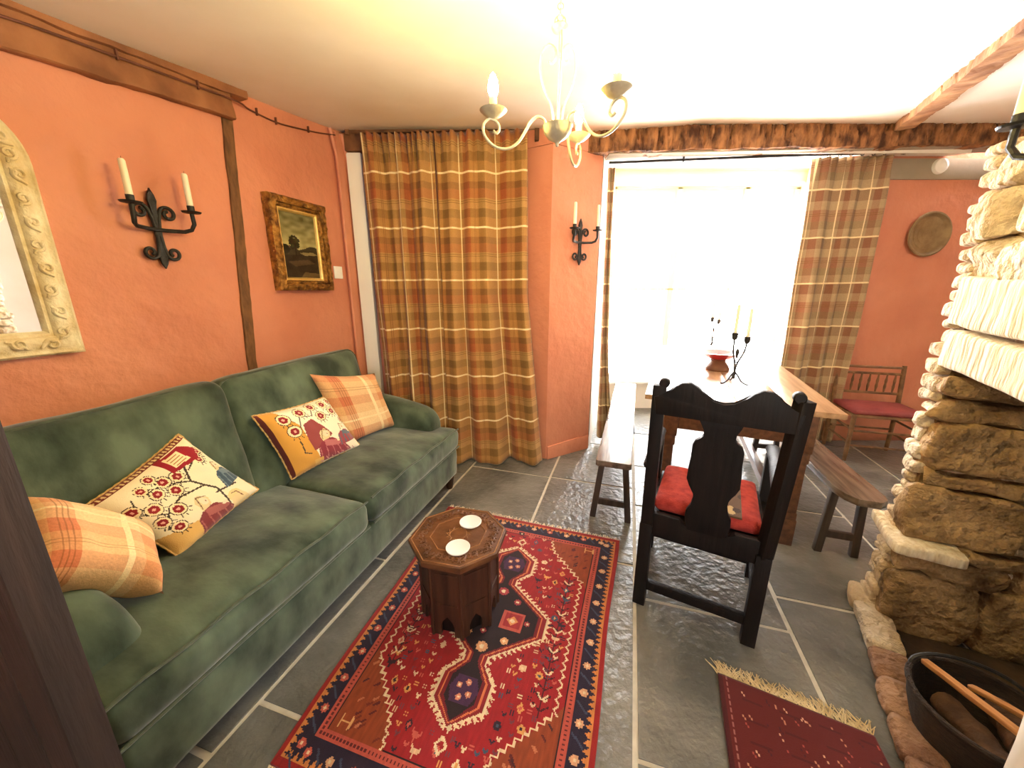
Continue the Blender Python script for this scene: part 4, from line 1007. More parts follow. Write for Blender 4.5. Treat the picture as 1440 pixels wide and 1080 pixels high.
    # pole medallion: two small hexagons joined to a great lozenge, toothed cream border, then red, orange, dark
    def outline(g):
        L = [(.50, .815 + g * .4), (.432 - g, .765 + g * .3), (.432 - g, .705), (.480 - g * .8, .660), (.480 - g, .635), (.300 - g * 1.1, .535), (.300 - g * 1.1, .465), (.480 - g, .365), (.480 - g * .8, .340), (.432 - g, .295), (.432 - g, .235 - g * .3), (.50, .185 - g * .4)]
        Rr = [(1.0 - x + .02, y) for x, y in reversed(L)]
        return [(x + .01, y) for x, y in L] + Rr[1:-1]
    op = outline(.032); 
    r.poly(op, cream_)
    for p, q in zip(op, op[1:] + op[:1]):                   # teeth
        L = math.hypot(q[0] - p[0], (q[1] - p[1]) * H_); n_ = max(1, int(L / .02))
        for i in range(n_):
            t_ = (i + .5) / n_; x = p[0] + (q[0] - p[0]) * t_; y = p[1] + (q[1] - p[1]) * t_
            vx, vy = x - .515, (y - .5) * H_ * .4; v = math.hypot(vx, vy) + 1e-6
            r.poly([(x - .007, y), (x + .007, y), (x + vx / v * .02, y + vy / v * .02 / H_)], cream_); r.poly([(x, y - .006), (x, y + .006), (x + math.copysign(.018, vx), y + math.copysign(.004, y - .5))], cream_)
    r.poly(outline(.022), (140, 26, 32)); r.poly(outline(.008), (222, 120, 74)); r.poly(outline(0.0), (120, 20, 28)); r.poly(outline(-.012), black_)
    for y in (.265, .735):
        r.poly([(.480, y - .035), (.555, y - .035), (.575, y), (.555, y + .035), (.480, y + .035), (.460, y)], (70, 34, 70))
        for q in range(4): rosette(.518 + .024 * math.cos(q * 1.57 + .4), y + .022 * math.sin(q * 1.57 + .4), .012, (206, 130, 100), cream_)
    for x0 in (.40, .56): r.rect(x0 - .005, .47, x0 + .095, .535, pinkc); r.rect(x0 + .008, .478, x0 + .082, .527, (160, 40, 44)); r.poly([(x0 + .045, .485), (x0 + .07, .502), (x0 + .045, .52), (x0 + .02, .502)], (226, 150, 90)); r.poly([(x0 + .045, .495), (x0 + .06, .503), (x0 + .045, .511), (x0 + .03, .503)], cream_)
    for x, y, s_ in ((.52, .40, .026), (.44, .43, .018), (.60, .43, .018), (.52, .61, .026), (.44, .575, .018), (.60, .575, .018), (.36, .50, .014), (.67, .50, .014), (.50, .445, .014), (.50, .56, .014)):
        rosette(x, y, s_, rr.choice([(206, 120, 90), (170, 60, 66), (222, 160, 110)]), cream_)
    for y, sg in ((.155, -1), (.845, 1)): r.line([(.515, y), (.535, y + sg * .017), (.515, y + sg * .034), (.495, y + sg * .017), (.515, y)], .008, cream_)
    # two woven tally marks in the corners
    for x, y in ((.165, .885), (.86, .105)): r.line([(x - .02, y), (x + .02, y)], .007, (226, 170, 110)); r.line([(x - .02, y - .012), (x - .02, y + .012)], .006, (226, 170, 110)); r.line([(x + .02, y - .012), (x + .02, y + .012)], .006, (226, 170, 110))
    nz = np.array([[noise.noise(Vector((i * .5, j * .12, 5))) for i in range(w)] for j in range(h)])
    return np.clip(r.a * (.88 + .10 * nz[..., None]), 0, 1)
RT = [Vector((-0.415, 2.172, 0)), Vector((0.61, 1.824, 0)), Vector((0.15, 0.53, 0)), Vector((-0.735, 0.80, 0))]
def RP(a, b_):
    p = (RT[0] * (1 - a) + RT[1] * a) * (1 - b_) + (RT[3] * (1 - a) + RT[2] * a) * b_
    w = 0.006 * math.sin(b_ * 9 + 1) * (1 if a > .5 else -1) * abs(2 * a - 1) ** 3
    return p + Vector((w, w * .3, 0.013))
rug = empty('patterned_rug', (0, 0, 0), 0, 'red and navy oriental rug with pole medallion under the octagonal table', 'rug')
pgrid('pile', rug_img(), RP, M['paint'], rug, thick=0.012)
def fringe_strip(name, P_, n, ln, m, parent, seed, r0=0.0016, curl=0.02, zb=0.006):
    b = MB(); rr = random.Random(seed)
    for i in range(n):
        p, d, sd = P_(i / (n - 1)); L = ln * rr.uniform(.55, 1.25); w = rr.uniform(-1, 1) * curl; zz = rr.uniform(.002, .012)
        b.tube([p + Z * zb, p + d * L * .5 + sd * w * .5 + Z * (zb * .3 + zz), p + d * L + sd * w + Z * 0.003], [r0, r0, r0 * .6], 4)
    o = b.build(name, m, parent, smooth=False); o['kind'] = 'stuff'; return o
tdir = (RT[0] - RT[3]).normalized(); sdir = (RT[1] - RT[0]).normalized()
fringe_strip('fringe', lambda t_: (RT[0] * (1 - t_) + RT[1] * t_, tdir, sdir), 220, 0.035, M['white_fringe'], rug, 1)
fringe_strip('fringe', lambda t_: (RT[3] * (1 - t_) + RT[2] * t_, -tdir, sdir), 220, 0.04, M['white_fringe'], rug, 2)
# small hearth rug
def hearth_img():
    r = Ras(90, 90, (92, 24, 24)); rr = random.Random(11)
    r.rect(0.0, 0, .03, 1, (70, 16, 20))
    for k in range(30): r.rect(.055, k / 30, .068, k / 30 + .018, (150, 96, 90))
    for k in range(120):
        x, y = rr.uniform(.1, .98), rr.uniform(.04, .98)
        r.line([(x, y), (x + .014, y + .02)], .008, rr.choice([(210, 160, 130), (160, 70, 60), (70, 20, 30), (190, 130, 100)]))
    for k in range(9): r.line([(.1, .1 + k * .1), (.98, .06 + k * .1)], .006, (76, 18, 22))
    return r.a
hT = [Vector((0.770, 1.075, 0)), Vector((1.165, 0.872, 0)), Vector((0.97, 0.32, 0)), Vector((0.50, 0.42, 0))]
hr = empty('hearth_rug', (0, 0, 0), 0, 'small dark red rug with straw fringe on the flagstones before the hearth', 'rug')
pgrid('pile', hearth_img(), lambda a, b_: (hT[0] * (1 - a) + hT[1] * a) * (1 - b_) + (hT[3] * (1 - a) + hT[2] * a) * b_ + Vector((0, 0, 0.012)), M['paint'], hr, thick=0.011)
hd = Vector((0.30, 0.95, 0)).normalized(); hs = (hT[1] - hT[0]).normalized()
fringe_strip('fringe', lambda t_: (hT[0] * (1 - t_) + hT[1] * t_, hd, hs), 260, 0.055, M['fringe'], hr, 7, r0=0.0017, curl=0.045)

# ================================================================== OCTAGONAL TABLE
oc = Vector((-0.229, 1.372, 0.0135))
ot = empty('octagonal_table', oc, -R(13), 'small carved octagonal wooden table standing on the patterned rug', 'table')
def octp(r, off=22.5): return [(r * math.cos(R(off + 45 * k)), r * math.sin(R(off + 45 * k))) for k in range(8)]
b = MB(); b.prism(octp(.208), (0, 0, .352), (1, 0, 0), (0, 1, 0), (0, 0, .024), bev=.005)
M['carve_light'] = mat('pale_carving', srgb(126, 82, 48), 0.4, srgb(172, 124, 78), 20.0, 0.2, 40.0)  # border lines and rosette, paler than the rest of the top
rr = random.Random(2)
for k in range(8):                                       # carved scrollwork band of vine scrolls
    a0 = R(22.5 + 45 * k); 
    for j in range(5):
        t_ = (j + .5) / 5; p0 = Vector((math.cos(a0), math.sin(a0), 0)) * .160; p1 = Vector((math.cos(a0 + R(45)), math.sin(a0 + R(45)), 0)) * .160
        c = p0 * (1 - t_) + p1 * t_ + Z * .3765; sg = 1 if j % 2 else -1; o_ = c.normalized(); o_.z = 0
        tn = (p1 - p0).normalized(); od = Vector((c.x, c.y, 0)).normalized()
        b.tube([c - tn * .014 - od * .018 * sg] + spiral(c, .015, .004, R(230), 1.15 * sg, 12, tn, od), [.0042] * 14, 5)
        b.tube([c + tn * .012 + od * .020 * sg, c + tn * .016 + od * .006 * sg, c + tn * .006 - od * .020 * sg], [.002, .0055, .002], 5)
top = b.build('top', M['carved'], ot)
for r_ in (.196, .118):
    b = MB(); pts = [Vector((x, y, .3765)) for x, y in octp(r_)]; b.tube(pts, .0024, 5, closed=True); b.build('border_line', M['carve_light'], top)
b = MB(); b.tube(arc((0, 0, .3762), .036, 0, 2 * math.pi, 24, (1, 0, 0), (0, 1, 0)), .0018, 5)
for k in range(12): a_ = R(30 * k); b.tube([(.036 * math.cos(a_), .036 * math.sin(a_), .3765), (.052 * math.cos(a_ + .12), .052 * math.sin(a_ + .12), .3765), (.040 * math.cos(a_ + .4), .040 * math.sin(a_ + .4), .3765)], .0022, 5)
b.build('centre_rosette', M['carve_light'], top)
b = MB(); b.prism(octp(.176), (0, 0, .322), (1, 0, 0), (0, 1, 0), (0, 0, .03), bev=.003); b.build('frieze', M['carved'], ot)
for k in range(8):                                       # side panels with keyhole arches cut at the foot, and posts between
    a0, a1 = R(22.5 + 45 * k), R(67.5 + 45 * k); p0 = Vector((math.cos(a0), math.sin(a0), 0)) * .165; p1 = Vector((math.cos(a1), math.sin(a1), 0)) * .165
    L = (p1 - p0).length; X_ = (p1 - p0) / L; inn = -((p0 + p1) / 2).normalized()
    poly = [(.0, .0), (.034, .0), (.034, .05), (.042, .07), (L / 2, .095), (L - .042, .07), (L - .034, .05), (L - .034, 0), (L, 0), (L, .325), (0, .325)]
    b = MB(); b.prism(poly, p0 + Z * 0.0, X_, Z, inn * .014); pn = b.build('side_panel', M['walnut'], ot, smooth=False)
    for z_ in (.155, .30):
        b = MB(); b.beam(p0 + X_ * .016 + Z * z_ - inn * .001, p1 - X_ * .016 + Z * z_ - inn * .001, .006, .006, bev=.001); b.build('moulding', M['walnut'], pn)
    b = MB(); b.tube([p0 - inn * .001 + Z * .0, p0 - inn * .001 + Z * .325], .0075, 8); b.build('corner_post', M['walnut'], ot)
b = MB(); b.prism(octp(.142), (0, 0, 0.001), (1, 0, 0), (0, 1, 0), (0, 0, .32)); b.build('dark_core', M['black_oak'], ot)  # added black core, fills in the dark recess behind the arches
def coaster(p, label):
    c = empty('coaster', p, 0, label, 'coaster', 'white round coasters')
    b = MB(); b.lathe([(0, .0), (.042, 0), (.047, .003), (.049, .008), (.047, .0095), (.044, .008), (0, .0075)], (0, 0, 0), 36); b.build('disc', M['coaster'], c)
    return c
zt_ = 0.013 + .379
coaster((-.185, 1.445, zt_), 'white round coaster on the octagonal table, at its far edge'); coaster((-.217, 1.276, zt_), 'white round coaster on the octagonal table, at its centre')

# ================================================================== BLACK CARVED ARMCHAIR (seen from behind)
ch = empty('armchair', (0.777, 1.314, 0), -R(29.2), 'black carved oak armchair with red cushion, back turned, at the end of the table', 'chair')
m = M['black_oak']; lean = 0.055
def BK(x, z, y=0.0): return Vector((x, y - lean * max(0, z - .40) , z))
for sx in (-1, 1):                                       # rear posts with scrolled ears
    b = MB(); x = .214 * sx
    b.beam(BK(x, 0), BK(x * 1.0, .42), .052, .050); b.beam(BK(x, .41), BK(x * 1.05 + .012, 1.045), .048, .044)
    b.build('leg', m, ch)
    b = MB(); c = BK(x * 1.06 + .012, 1.058); b.lathe([(0, -.020), (.015, -.020), (.019, -.015), (.019, .015), (.015, .020), (0, .020)], c + Vector((-.018 * sx, 0, -.004)), 18, mxr); b.build('ear_scroll', m, ch)
    b = MB(); b.beam((.232 * sx * 1.05, .43, 0), (.232 * sx * 1.05, .43, .66), .046, .046); b.build('leg', m, ch)
    b = MB(); pts = [BK(x * 1.04, .69), Vector((.226 * sx, .12, .712)), Vector((.238 * sx, .28, .70)), Vector((.246 * sx, .40, .688)), Vector((.25 * sx, .48, .672))]
    b.tube(smoothpts(pts, 4), [.020] * 9 + [.023] * 8, 10, flat=1.35); b.build('arm', m, ch)
    b = MB(); b.beam((.222 * sx, .02, .115), (.240 * sx, .43, .115), .026, .036); b.build('stretcher', m, ch)
    b = MB(); b.beam((.216 * sx, 0, .395), (.240 * sx, .43, .395), .028, .075); b.build('seat_rail', m, ch)
# crest rail: two humps and dips, with the notch ends
cp = [(-.225, .93), (.225, .93)]
topc = [(.235, 1.00), (.222, 1.004), (.205, 1.008), (.185, 1.020), (.165, 1.047), (.142, 1.064), (.112, 1.068), (.085, 1.052), (.06, 1.022), (.035, 1.004), (.0, .996)]
topl = [(-x, z) for x, z in reversed(topc[:-1])]
poly = cp + topc + topl
b = MB(); b.prism([(x + .008, z) for x, z in poly], BK(0, .98, -.017) - Z * .98, (1, 0, 0), (0, -lean * .2, 1), (0, .032, 0), bev=.005); b.build('crest_rail', m, ch)
# vase splat
half = [(.080, .94), (.062, .915), (.050, .89), (.048, .865), (.060, .855), (.078, .842), (.086, .820), (.086, .77), (.090, .72), (.092, .675), (.080, .645), (.058, .615), (.056, .59), (.066, .56), (.080, .53), (.082, .50), (.074, .47), (.066, .44)]
poly = [(x + .010, z) for x, z in half] + [(-x + .010, z) for x, z in reversed(half)]
b = MB(); b.prism(poly, (0, lean * .40 + .0 - .012, 0), (1, 0, 0), (0, -lean, 1), (0, .024, 0), bev=.004); b.build('splat', m, ch)
b = MB(); b.prism([(-.20, .375), (.20, .375), (.20, .475), (.11, .475), (.09, .455), (-.07, .455), (-.09, .475), (-.20, .475)], (0, -.014, 0), (1, 0, 0), (0, 0, 1), (0, .028, 0), bev=.003); b.build('seat_rail', m, ch)
b = MB(); b.beam((-.20, 0, .105), (.20, 0, .105), .028, .042); b.build('stretcher', m, ch)
b = MB(); b.beam((-.235, .43, .395), (.235, .43, .395), .028, .075); b.build('seat_rail', m, ch)
b = MB(); b.beam((-.235, .43, .09), (.235, .43, .09), .028, .04); b.build('stretcher', m, ch)
b = MB(); b.box((0.004, .228, .446), (.44, .46, .022), bev=.006); b.build('seat', m, ch)
cu = empty('seat_cushion', ch.matrix_world @ Vector((0, 0, 0)), 0, 'red wool cushion with a patterned brown middle on the black armchair seat', 'cushion')
cu.location = (0.777, 1.314, 0.4585); cu.rotation_euler = (0, 0, -R(29.2))
b = MB(); b.rbox(lambda p: Vector((.004, .232, .030)) + p, (.40, .395, .058), rad=.026, n=14, crown=.02, jit=.003); b.build('cover', M['red_wool'], cu, angle=80)
ri = Ras(40, 60, (96, 70, 48)); rr = random.Random(4)
for k in range(26): ri.ell(rr.random(), rr.random(), rr.uniform(.05, .15), rr.uniform(.04, .09), rr.choice([(150, 116, 76), (60, 40, 32), (190, 160, 110), (120, 60, 46)]))
pgrid('kilim_panel', ri.a, lambda a, b_: Vector((-.0 + .13 * a, .41 - .37 * b_, .0575 + .0205 * (1 - ((-.0 + .13 * a) / .2) ** 2) * (1 - ((.41 - .37 * b_ - .228) / .2) ** 2) + .004)), M['paint'], cu, thick=.006)

# ================================================================== DINING TABLE AND BENCHES
TA = R(23.4); tx = Vector((math.cos(TA), -math.sin(TA), 0)); ty = Vector((math.sin(TA), math.cos(TA), 0))
TN = Vector((1.667, 1.735, 0))                            # near right-hand corner
TW, TL_ = 0.955, 2.2
tc = TN - tx * TW / 2 + ty * TL_ / 2
tb = empty('dining_table', tc, -TA, 'long brown oak refectory table running into the bright window bay', 'table')
b = MB()
for k in range(4): b.box((-TW / 2 + TW / 8 + k * TW / 4, 0, .785), (TW / 4 - .002, TL_, .03), bev=.004)
b.build('tabletop', M['table_top'], tb)
for sy in (-1, 1):
    b = MB(); b.box((0, sy * (TL_ / 2 - .05), .685), (TW - .22, .03, .17), bev=.003); b.build('apron', M['table_oak'], tb)
for sx in (-1, 1):
    b = MB(); b.box((sx * (TW / 2 - .15), 0, .715), (.03, TL_ - .11, .11), bev=.003); b.build('apron', M['table_oak'], tb)
    b = MB(); b.beam((sx * (TW / 2 - .15), -(TL_ / 2 - .06), .10), (sx * (TW / 2 - .15), (TL_ / 2 - .06), .10), .05, .06); b.build('stretcher', M['table_oak'], tb)
    for sy in (-1, 1):
        x, y = sx * (TW / 2 - .15), sy * (TL_ / 2 - .055) ; yy = y
        b = MB()
        for za, zb_, w_ in ((.0, .16, .085), (.16, .20, .078), (.20, .50, .070), (.50, .56, .082), (.56, .77, .092)):
            b.box((x, yy, (za + zb_) / 2), (w_, w_, zb_ - za + .004), bev=.008)
        b.build('leg', M['table_oak'], tb)
b = MB(); b.beam((-(TW / 2 - .15), TL_ / 2 - .055, .10), (TW / 2 - .15, TL_ / 2 - .055, .10), .05, .06); b.build('stretcher', M['table_oak'], tb)

def bench(loc, rz, L, w, h, label, shape, leg_y, splay=.05):
    t = empty('bench', loc, rz, label, 'bench', 'elm benches either side of the dining table')
    b = MB(); b.prism(shape, (0, 0, h - .038), (1, 0, 0), (0, 1, 0), (0, 0, .038), bev=.006); b.build('seat', M['bench_oak'], t)
    for y in leg_y:
        out = -1 if y < L / 2 else 1
        for sx in (-1, 1):
            b = MB(); b.beam((sx * (w / 2 + splay - .035), y + out * .0, 0), (sx * (w / 2 - .035), y, h - .035), .036, .032, up=(0, 1, 0)); b.build('leg', M['bench_leg'], t)
        b = MB(); b.beam((-(w / 2 + splay * .62 - .03), y, .115), ((w / 2 + splay * .62 - .03), y, .115), .024, .04); b.build('stretcher', M['bench_leg'], t)
    return t
w = .205; sh = [(-w / 2, 0.012), (-w / 2 + .012, 0), (w / 2 - .012, 0), (w / 2, .012), (w / 2, 1.99), (w / 2 - .012, 2.0), (-w / 2 + .012, 2.0), (-w / 2, 1.99)]
bench((0.595, 1.985, 0), -R(18.6), 2.0, w, .42, 'long narrow dark bench on the side of the table nearer the curtains', sh, (.07, 1.62), .04)
w = .195; sh = [(-w / 2, .13), (-w / 2 + .02, .05), (-w / 2 + .055, .005), (w / 2 - .05, .0), (w / 2 - .015, .03), (w / 2, .075), (w / 2, 1.55), (w / 2 - .03, 1.59), (-w / 2 + .03, 1.6), (-w / 2, 1.56)]
bench((1.715, 1.575, 0), -R(18.0), 1.6, w, .42, 'brown bench with a rounded end on the side of the table nearer the fireplace', sh, (.17, 1.40), .02)

# ================================================================== ON THE TABLE
zt_ = .8005
bw = empty('pedestal_bowl', (1.585, 2.80, zt_), 0, 'red glazed pedestal bowl with dark foot on the dining table', 'bowl'); bw.scale = (1.22, 1.22, .92)
b = MB(); b.lathe([(0, .085), (.03, .086), (.045, .088), (.075, .108), (.105, .135), (.118, .148), (.133, .150), (.135, .153), (.120, .154), (.104, .144), (.07, .114), (.03, .098), (0, .096)], (0, 0, 0), 40); b.build('bowl', M['red_glaze'], bw)
b = MB(); b.lathe([(0, 0), (.066, 0), (.070, .012), (.060, .040), (.047, .062), (.040, .078), (.046, .089), (0, .089)], (0, 0, 0), 32); b.build('foot', M['terra_pot'], bw)
def candelabrum(loc, rz, label, lab2, candles=True):
    root = empty('candelabrum', loc, rz, label, 'candelabrum', 'iron candelabra on the dining table')
    I = M['iron']
    for k in range(3):
        a_ = R(200 + 120 * k); X_ = Vector((math.cos(a_), math.sin(a_), 0))
        b = MB(); b.tube(smoothpts([Z * .075 + X_ * .004, Z * .055 + X_ * .022, Z * .022 + X_ * .045, Z * .006 + X_ * .072, Z * .006 + X_ * .092], 4), [.0052] * 16 + [.0062], 7); b.build('foot', I, root)
    b = MB(); b.tube([Z * .03, Z * .06, Z * .09, Z * .11], [.006, .009, .007, .010], 10)
    for k in range(2): b.tube([(.007 * math.cos(3.1 * t_ + k * 3.14), .007 * math.sin(3.1 * t_ + k * 3.14), .09 + .011 * t_) for t_ in range(9)], .0042, 6)
    b.build('stem', I, root)
    b = MB(); b.lathe([(0, .17), (.006, .18), (.010, .198), (.011, .212), (.005, .228), (0, .236)], (0, 0, 0), 10); b.build('bud', I, root)
    for k, (x_, h_) in enumerate(((-.028, .292), (.050, .268))):
        b = MB(); b.tube(smoothpts([(0, 0, .10), (x_ * .35, .004, .15), (x_ * .85, .004, .21), (x_, .004, h_)], 5), .0055, 7); ar = b.build('arm', I, root)
        b = MB(); b.lathe([(0, h_ - .010), (.012, h_ - .004), (.017, h_ + .008), (.020, h_ + .040), (.0185, h_ + .040), (.012, h_ + .014), (0, h_ + .012)], (x_, .004, 0), 14); b.build('cup', I, ar)
        if candles:
            cb = MB(); cb.lathe([(.0105, 0), (.0105, .19), (.008, .203), (0, .205)], (0, 0, 0), 14); o = cb.build('candle', M['wax'])
            o.location = Vector(loc) + rotz(rz) @ Vector((x_, .004, h_ + .0135)); tag(o, lab2[k], 'candle', 'tall cream candles in the candelabra')
            wk = MB(); wk.tube([(0, 0, .204), (.001, 0, .214)], .001, 5); wk.build('wick', M['cord'], o)
    return root
candelabrum((1.462, 2.375, zt_), R(-8), 'black iron two-light candelabrum on the table in front of the red bowl', ('cream candle in the nearer candelabrum, its shorter cup to the left of the bud', 'cream candle in the nearer candelabrum, right of the bud'))
candelabrum((2.05, 3.78, zt_), R(10), 'black iron candelabrum at the far window end of the table, behind the red bowl', ('cream candle in the far candelabrum, on its left arm', 'cream candle in the far candelabrum, on its right arm'))

# ================================================================== SMALL SPINDLE CHAIR AGAINST THE FAR WALL
sc = empty('spindle_chair', (3.095, 3.0, 0), -R(17), 'low brown spindle-back chair with a pinkish red seat against the far wall', 'chair')
K = M['cane']
for sx in (-1, 1):
    b = MB(); b.tube([(sx * .235, -.20, 0), (sx * .235, -.20, .10), (sx * .235, -.20, .405)], [.014, .016, .017], 10); b.build('leg', K, sc)
    b = MB(); b.tube([(sx * .235, .155, 0), (sx * .235, .155, .40), (sx * .235, .195, .765)], [.015, .018, .016], 10); b.build('leg', K, sc)
    for z_ in (.16, .28):
        b = MB(); b.tube([(sx * .235, -.20, z_), (sx * .235, .155, z_ + .01)], .009, 8); b.build('stretcher', K, sc)
for y_, zs_ in ((-.20, (.14, .27)), (.155, (.2,))):
    for z_ in zs_:
        b = MB(); b.tube([(-.235, y_, z_), (.235, y_, z_)], .009, 8); b.build('stretcher', K, sc)
for z_, y_ in ((.745, .192), (.69, .187), (.52, .168)):
    b = MB(); b.tube([(-.235, y_, z_), (.235, y_, z_)], .011, 8); b.build('back_rail', K, sc)
for k in range(7):
    x_ = -.18 + k * .06; b = MB(); b.lathe([(.006, 0), (.007, .03), (.011, .06), (.008, .085), (.011, .11), (.007, .14), (.006, .17)], (x_, .172, .52), 8); b.build('spindle', K, sc)
b = MB(); b.box((0, -.022, .398), (.50, .385, .022), bev=.006); b.build('seat_frame', K, sc)
b = MB(); b.rbox(lambda p: Vector((0, -.022, .428)) + p, (.485, .365, .042), rad=.018, n=10, crown=.018); b.build('seat_pad', M['pink_seat'], sc, angle=80)

# ================================================================== STONE FIREPLACE
FA = R(27); v = Vector((math.sin(FA), math.cos(FA), 0)); mm = Vector((math.cos(FA), -math.sin(FA), 0))
FC = Vector((1.640, 1.427, 0))                           # far corner of the breast on the floor
def FP(s, d, z): return FC + v * s + mm * d + Z * z      # s along the face (0 far corner, negative nearer), d into the breast
fp = empty('stone_fireplace', FC, 0, 'rough stone fireplace with a tooled lintel at the right of the room', 'fireplace')
def FL(s, d, z): return FP(s, d, z) - FC
rs = random.Random(21)
def stone(b, s0, s1, d0, d1, z0, z1, jit=.012, rad=.02, n=7, tilt=0.0, rough=True):
    c = Vector(((s0 + s1) / 2, (d0 + d1) / 2, (z0 + z1) / 2)); seed = rs.uniform(0, 60)
    cuts = []
    for q in range(9 if rough else 0):
        cn = Vector((rs.uniform(-1, 1), rs.uniform(-1, 1), rs.uniform(-1, 1))).normalized()
        cn = Vector((cn.x, cn.y, cn.z * .9)).normalized()
        sup = abs(cn.x) * abs(s1 - s0) / 2 + abs(cn.y) * (d1 - d0) / 2 + abs(cn.z) * (z1 - z0) / 2
        cuts.append((cn, sup * rs.uniform(.70, .88)))
    def f(p): return FL(c.x + p.x, c.y + p.y, c.z + p.z + tilt * p.x)
    b.rbox(f, (abs(s1 - s0), d1 - d0, z1 - z0), rad=rad, n=n, jit=jit, seed=seed, jscale=9.0, cuts=cuts)
# far jamb: thin coursed stones at the outer corner ...
b = MB(); z = 0.0
while z < 1.86:
    h = rs.uniform(.036, .068); o_ = rs.uniform(-.022, .012) + (.02 if z < .45 else 0)
    stone(b, -.085 - rs.uniform(0, .03), o_, -.012 + rs.uniform(-.012, .010), .30 + rs.uniform(-.05, .1), z, min(z + h - .004, 1.875), jit=.011, rad=.016, n=7, rough=False); z += h
outer = b.build('corner_stones', M['stone'], fp, angle=60)
# ... and large blocks facing into the hearth
b = MB(); z = 0.0; hs = [.30, .09, .05, .23, .07, .19, .09, .12]
for i, h in enumerate(hs):
    h = min(h, 1.10 - z); dd = -.005 + rs.uniform(-.012, .006); s_in = -.195 + rs.uniform(-.014, .02) + .035 * (z / 1.1)
    x = dd
    while x < .85:
        L = rs.uniform(.26, .42); stone(b, s_in + rs.uniform(-.012, .012), -.07, x, x + L - .008, z, z + h - .008, jit=.020, rad=.018, n=12, tilt=rs.uniform(-.12, .12)); x += L
    z += h
    if z >= 1.09: break
jamb = b.build('jamb', M['stone_shade'], fp, angle=60)
b = MB(); b.box((0, 0, 0), (.001, .001, .001)); b.bm.clear()
b.prism([(-.105, .02), (-.02, .02), (-.02, .9), (-.105, .9)], FL(0, 0, 0), v, mm, Z * 1.84); b.build('mortar_core', M['mortar'], fp, smooth=False)
# protruding ledge slab halfway down the jamb
b = MB(); stone(b, -.235, .012, -.05, .16, .405, .452, jit=.008, rad=.012, n=7, tilt=.05, rough=False); b.build('ledge_slab', M['lintel'], fp, angle=60)
# two long tooled lintel stones over the opening
b = MB(); stone(b, -1.05, -.085, -.018, .26, 1.10, 1.233, jit=.006, rad=.015, n=12, tilt=.06, rough=False); b.build('lintel', M['lintel'], fp, angle=60)
b = MB(); stone(b, -1.05, -.075, -.02, .26, 1.254, 1.42, jit=.006, rad=.016, n=12, tilt=.05, rough=False); b.build('lintel', M['lintel'], fp, angle=60)
# rubble above
b = MB(); z = 1.425
while z < 1.86:
    h = rs.uniform(.10, .19); h = min(h, 1.875 - z + .004); x = -.075
    while x > -1.6:
        L = rs.uniform(.14, .36); stone(b, x - L + .008, x, -.016 + rs.uniform(-.014, .012), .25, z, z + h - .006, jit=.018, rad=.018, n=11, tilt=rs.uniform(-.12, .12)); x -= L
    z += h
    if 1.875 - z < .05: break
b.build('breast_stones', M['stone'], fp, angle=60)
b = MB(); b.prism([(-1.7, .04), (-.03, .04), (-.03, .5), (-1.7, .5)], FL(0, 0, 1.15), v, mm, Z * .70); b.build('mortar_core', M['mortar'], fp, smooth=False)
# firebox: dark back, floor, and plastered near jamb
b = MB(); b.prism([(-.83, .78), (-.15, .78), (-.15, .9), (-.83, .9)], FL(0, 0, 0), v, mm, Z * 1.25); b.build('firebox_back', M['dark_hearth'], fp)
b = MB(); b.prism([(-.84, -.0), (-.16, -.0), (-.16, .8), (-.84, .8)], FL(0, 0, 0.002), v, mm, Z * .018); b.build('hearth_floor', M['dark_hearth'], fp)
b = MB(); c = FL(-1.23, .42, .56)
b.rbox(lambda p: c + v * p.x + mm * p.y + Z * p.z, (.78, .86, 1.10), rad=.02, n=14, jit=.008, jscale=5); b.build('jamb', M['white_plaster'], fp, angle=60)
# chimney breast behind and above the ledge, plastered
b = MB(); b.prism([(-1.65, .52), (-.06, .52), (-.06, 2.3), (-1.65, 2.3)], FL(0, 0, 1.30), v, mm, Z * 1.35); b.prism([(-1.65, .93), (-.0, .93), (-.0, 2.2), (-1.65, 2.2)], FL(0, 0, 0), v, mm, Z * 1.30); bo = b.build('wall_breast', M['white_plaster'], smooth=False); bo.location = FC; struct(bo)
M['kerb'] = mat('rosy_kerb_stone', srgb(128, 92, 70), 0.9, srgb(176, 138, 108), 7.0, 0.9, 24.0, bdist=0.05)
# worn hearth kerb that sweeps out towards the near end
kb = [MB(), MB()]; pts = [(1.600, 1.455), (1.545, 1.370), (1.48, 1.26), (1.41, 1.15), (1.335, 1.035), (1.26, .92), (1.19, .81), (1.12, .70)]
for k, (p, q) in enumerate(zip(pts, pts[1:])):
    p, q = Vector((*p, 0)), Vector((*q, 0)); d = (q - p); L = d.length; d.normalize(); nr = Vector((-d.y, d.x, 0)); h = .075 - .004 * k; seed = rs.uniform(0, 50)
    c = (p + q) / 2 + nr * .045 + Z * (h / 2) - FC
    kb[0 if k < 3 else 1].rbox(lambda P_: c + d * P_.x + nr * P_.y + Z * P_.z, (L + .012, .115, h), rad=.022, n=7, jit=.010, seed=seed, jscale=8)
kb[0].build('hearth_kerb', M['stone'], fp, angle=60); kb[1].build('hearth_kerb', M['kerb'], fp, angle=60)

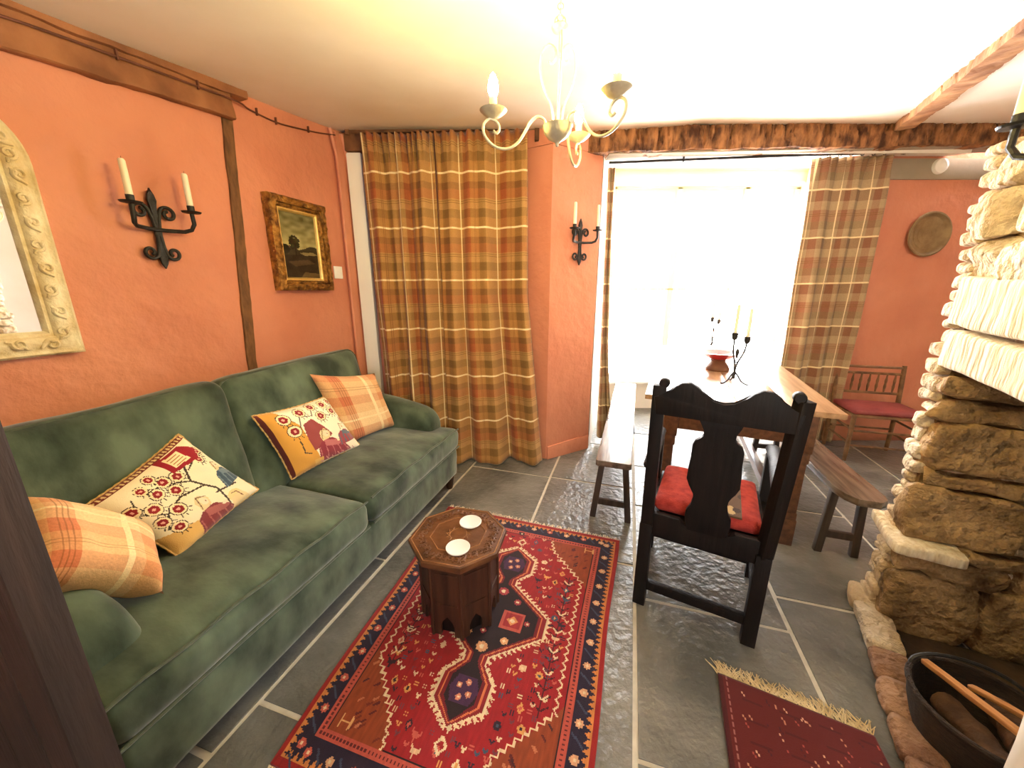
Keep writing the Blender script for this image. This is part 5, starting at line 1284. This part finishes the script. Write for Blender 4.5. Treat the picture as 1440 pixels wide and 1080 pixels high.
# log basket with kindling
bc = Vector((1.415, .825, 0.021))
bk = empty('log_basket', bc, -FA, 'dark wicker log basket with a hoop handle in the hearth', 'basket')
bk.scale = (0.94, 0.94, 0.82)
b = MB(); b.lathe([(0, .004), (.13, .004), (.145, .03), (.168, .12), (.178, .20), (.170, .20), (.158, .12), (.135, .03), (.12, .014), (0, .014)], (0, 0, 0), 36); b.build('body', M['wicker'], bk)
b = MB(); pts = [(.176 * math.cos(a_ / 36 * 2 * math.pi), .176 * math.sin(a_ / 36 * 2 * math.pi), .20) for a_ in range(36)]; b.tube(pts, .009, 7, closed=True); b.build('rim', M['wicker'], bk)
b = MB(); b.tube(arc((0, .10, .20), .145, 0, math.pi, 18, (1, 0, 0), (0, .25, .42)), .007, 7); b.build('handle', M['iron'], bk)
for k, (x, y, z, rx, rz_, L, w_, lab) in enumerate(((-.05, -.005, .185, 12, 112, .26, .022, 'pale split stick, the longest, lying across the log basket'), (.035, .01, .175, 22, 118, .17, .020, 'short pale split stick beside the longest in the log basket'))):
    b = MB(); b.rbox(ident, (L, w_, w_ * .8), rad=.004, n=6, jit=.003, seed=k * 3.0, jscale=14); o = b.build('kindling_stick', M['kindling'], angle=50)
    o.location = bc + rotz(-FA) @ Vector((x, y, z + .02)); o.rotation_euler = (0, R(rx), R(rz_) - FA); tag(o, lab, 'firewood', 'kindling in the log basket')
for k, (x, y, z, rz_, L, r_, lab) in enumerate(((-.03, -.04, .10, 100, .22, .036, 'dark bark log under the pale sticks in the log basket'), (.085, .03, .10, 80, .17, .040, 'reddish log at the right side of the log basket'))):
    b = MB(); n_ = 8; b.tube([((i / n_ - .5) * L, .004 * math.sin(i), .003 * math.cos(i * 1.7)) for i in range(n_ + 1)], [r_ * (1 + .06 * math.sin(i * 2.1 + k)) for i in range(n_ + 1)], 12); o = b.build('log', M['log'], angle=60)
    o.location = bc + rotz(-FA) @ Vector((x, y, z)); o.rotation_euler = (0, R(10), R(rz_) - FA); tag(o, lab, 'firewood', 'logs in the basket')

# sconce on the stone breast, half out of the picture
sconce(FP(-.50, -.034, 1.735), -v, -mm, 'black iron candle sconce on the stone breast at the right edge', clabels=('cream candle in the stone breast sconce, cup nearer the window', 'cream candle in the stone breast sconce, cup nearer the camera'))
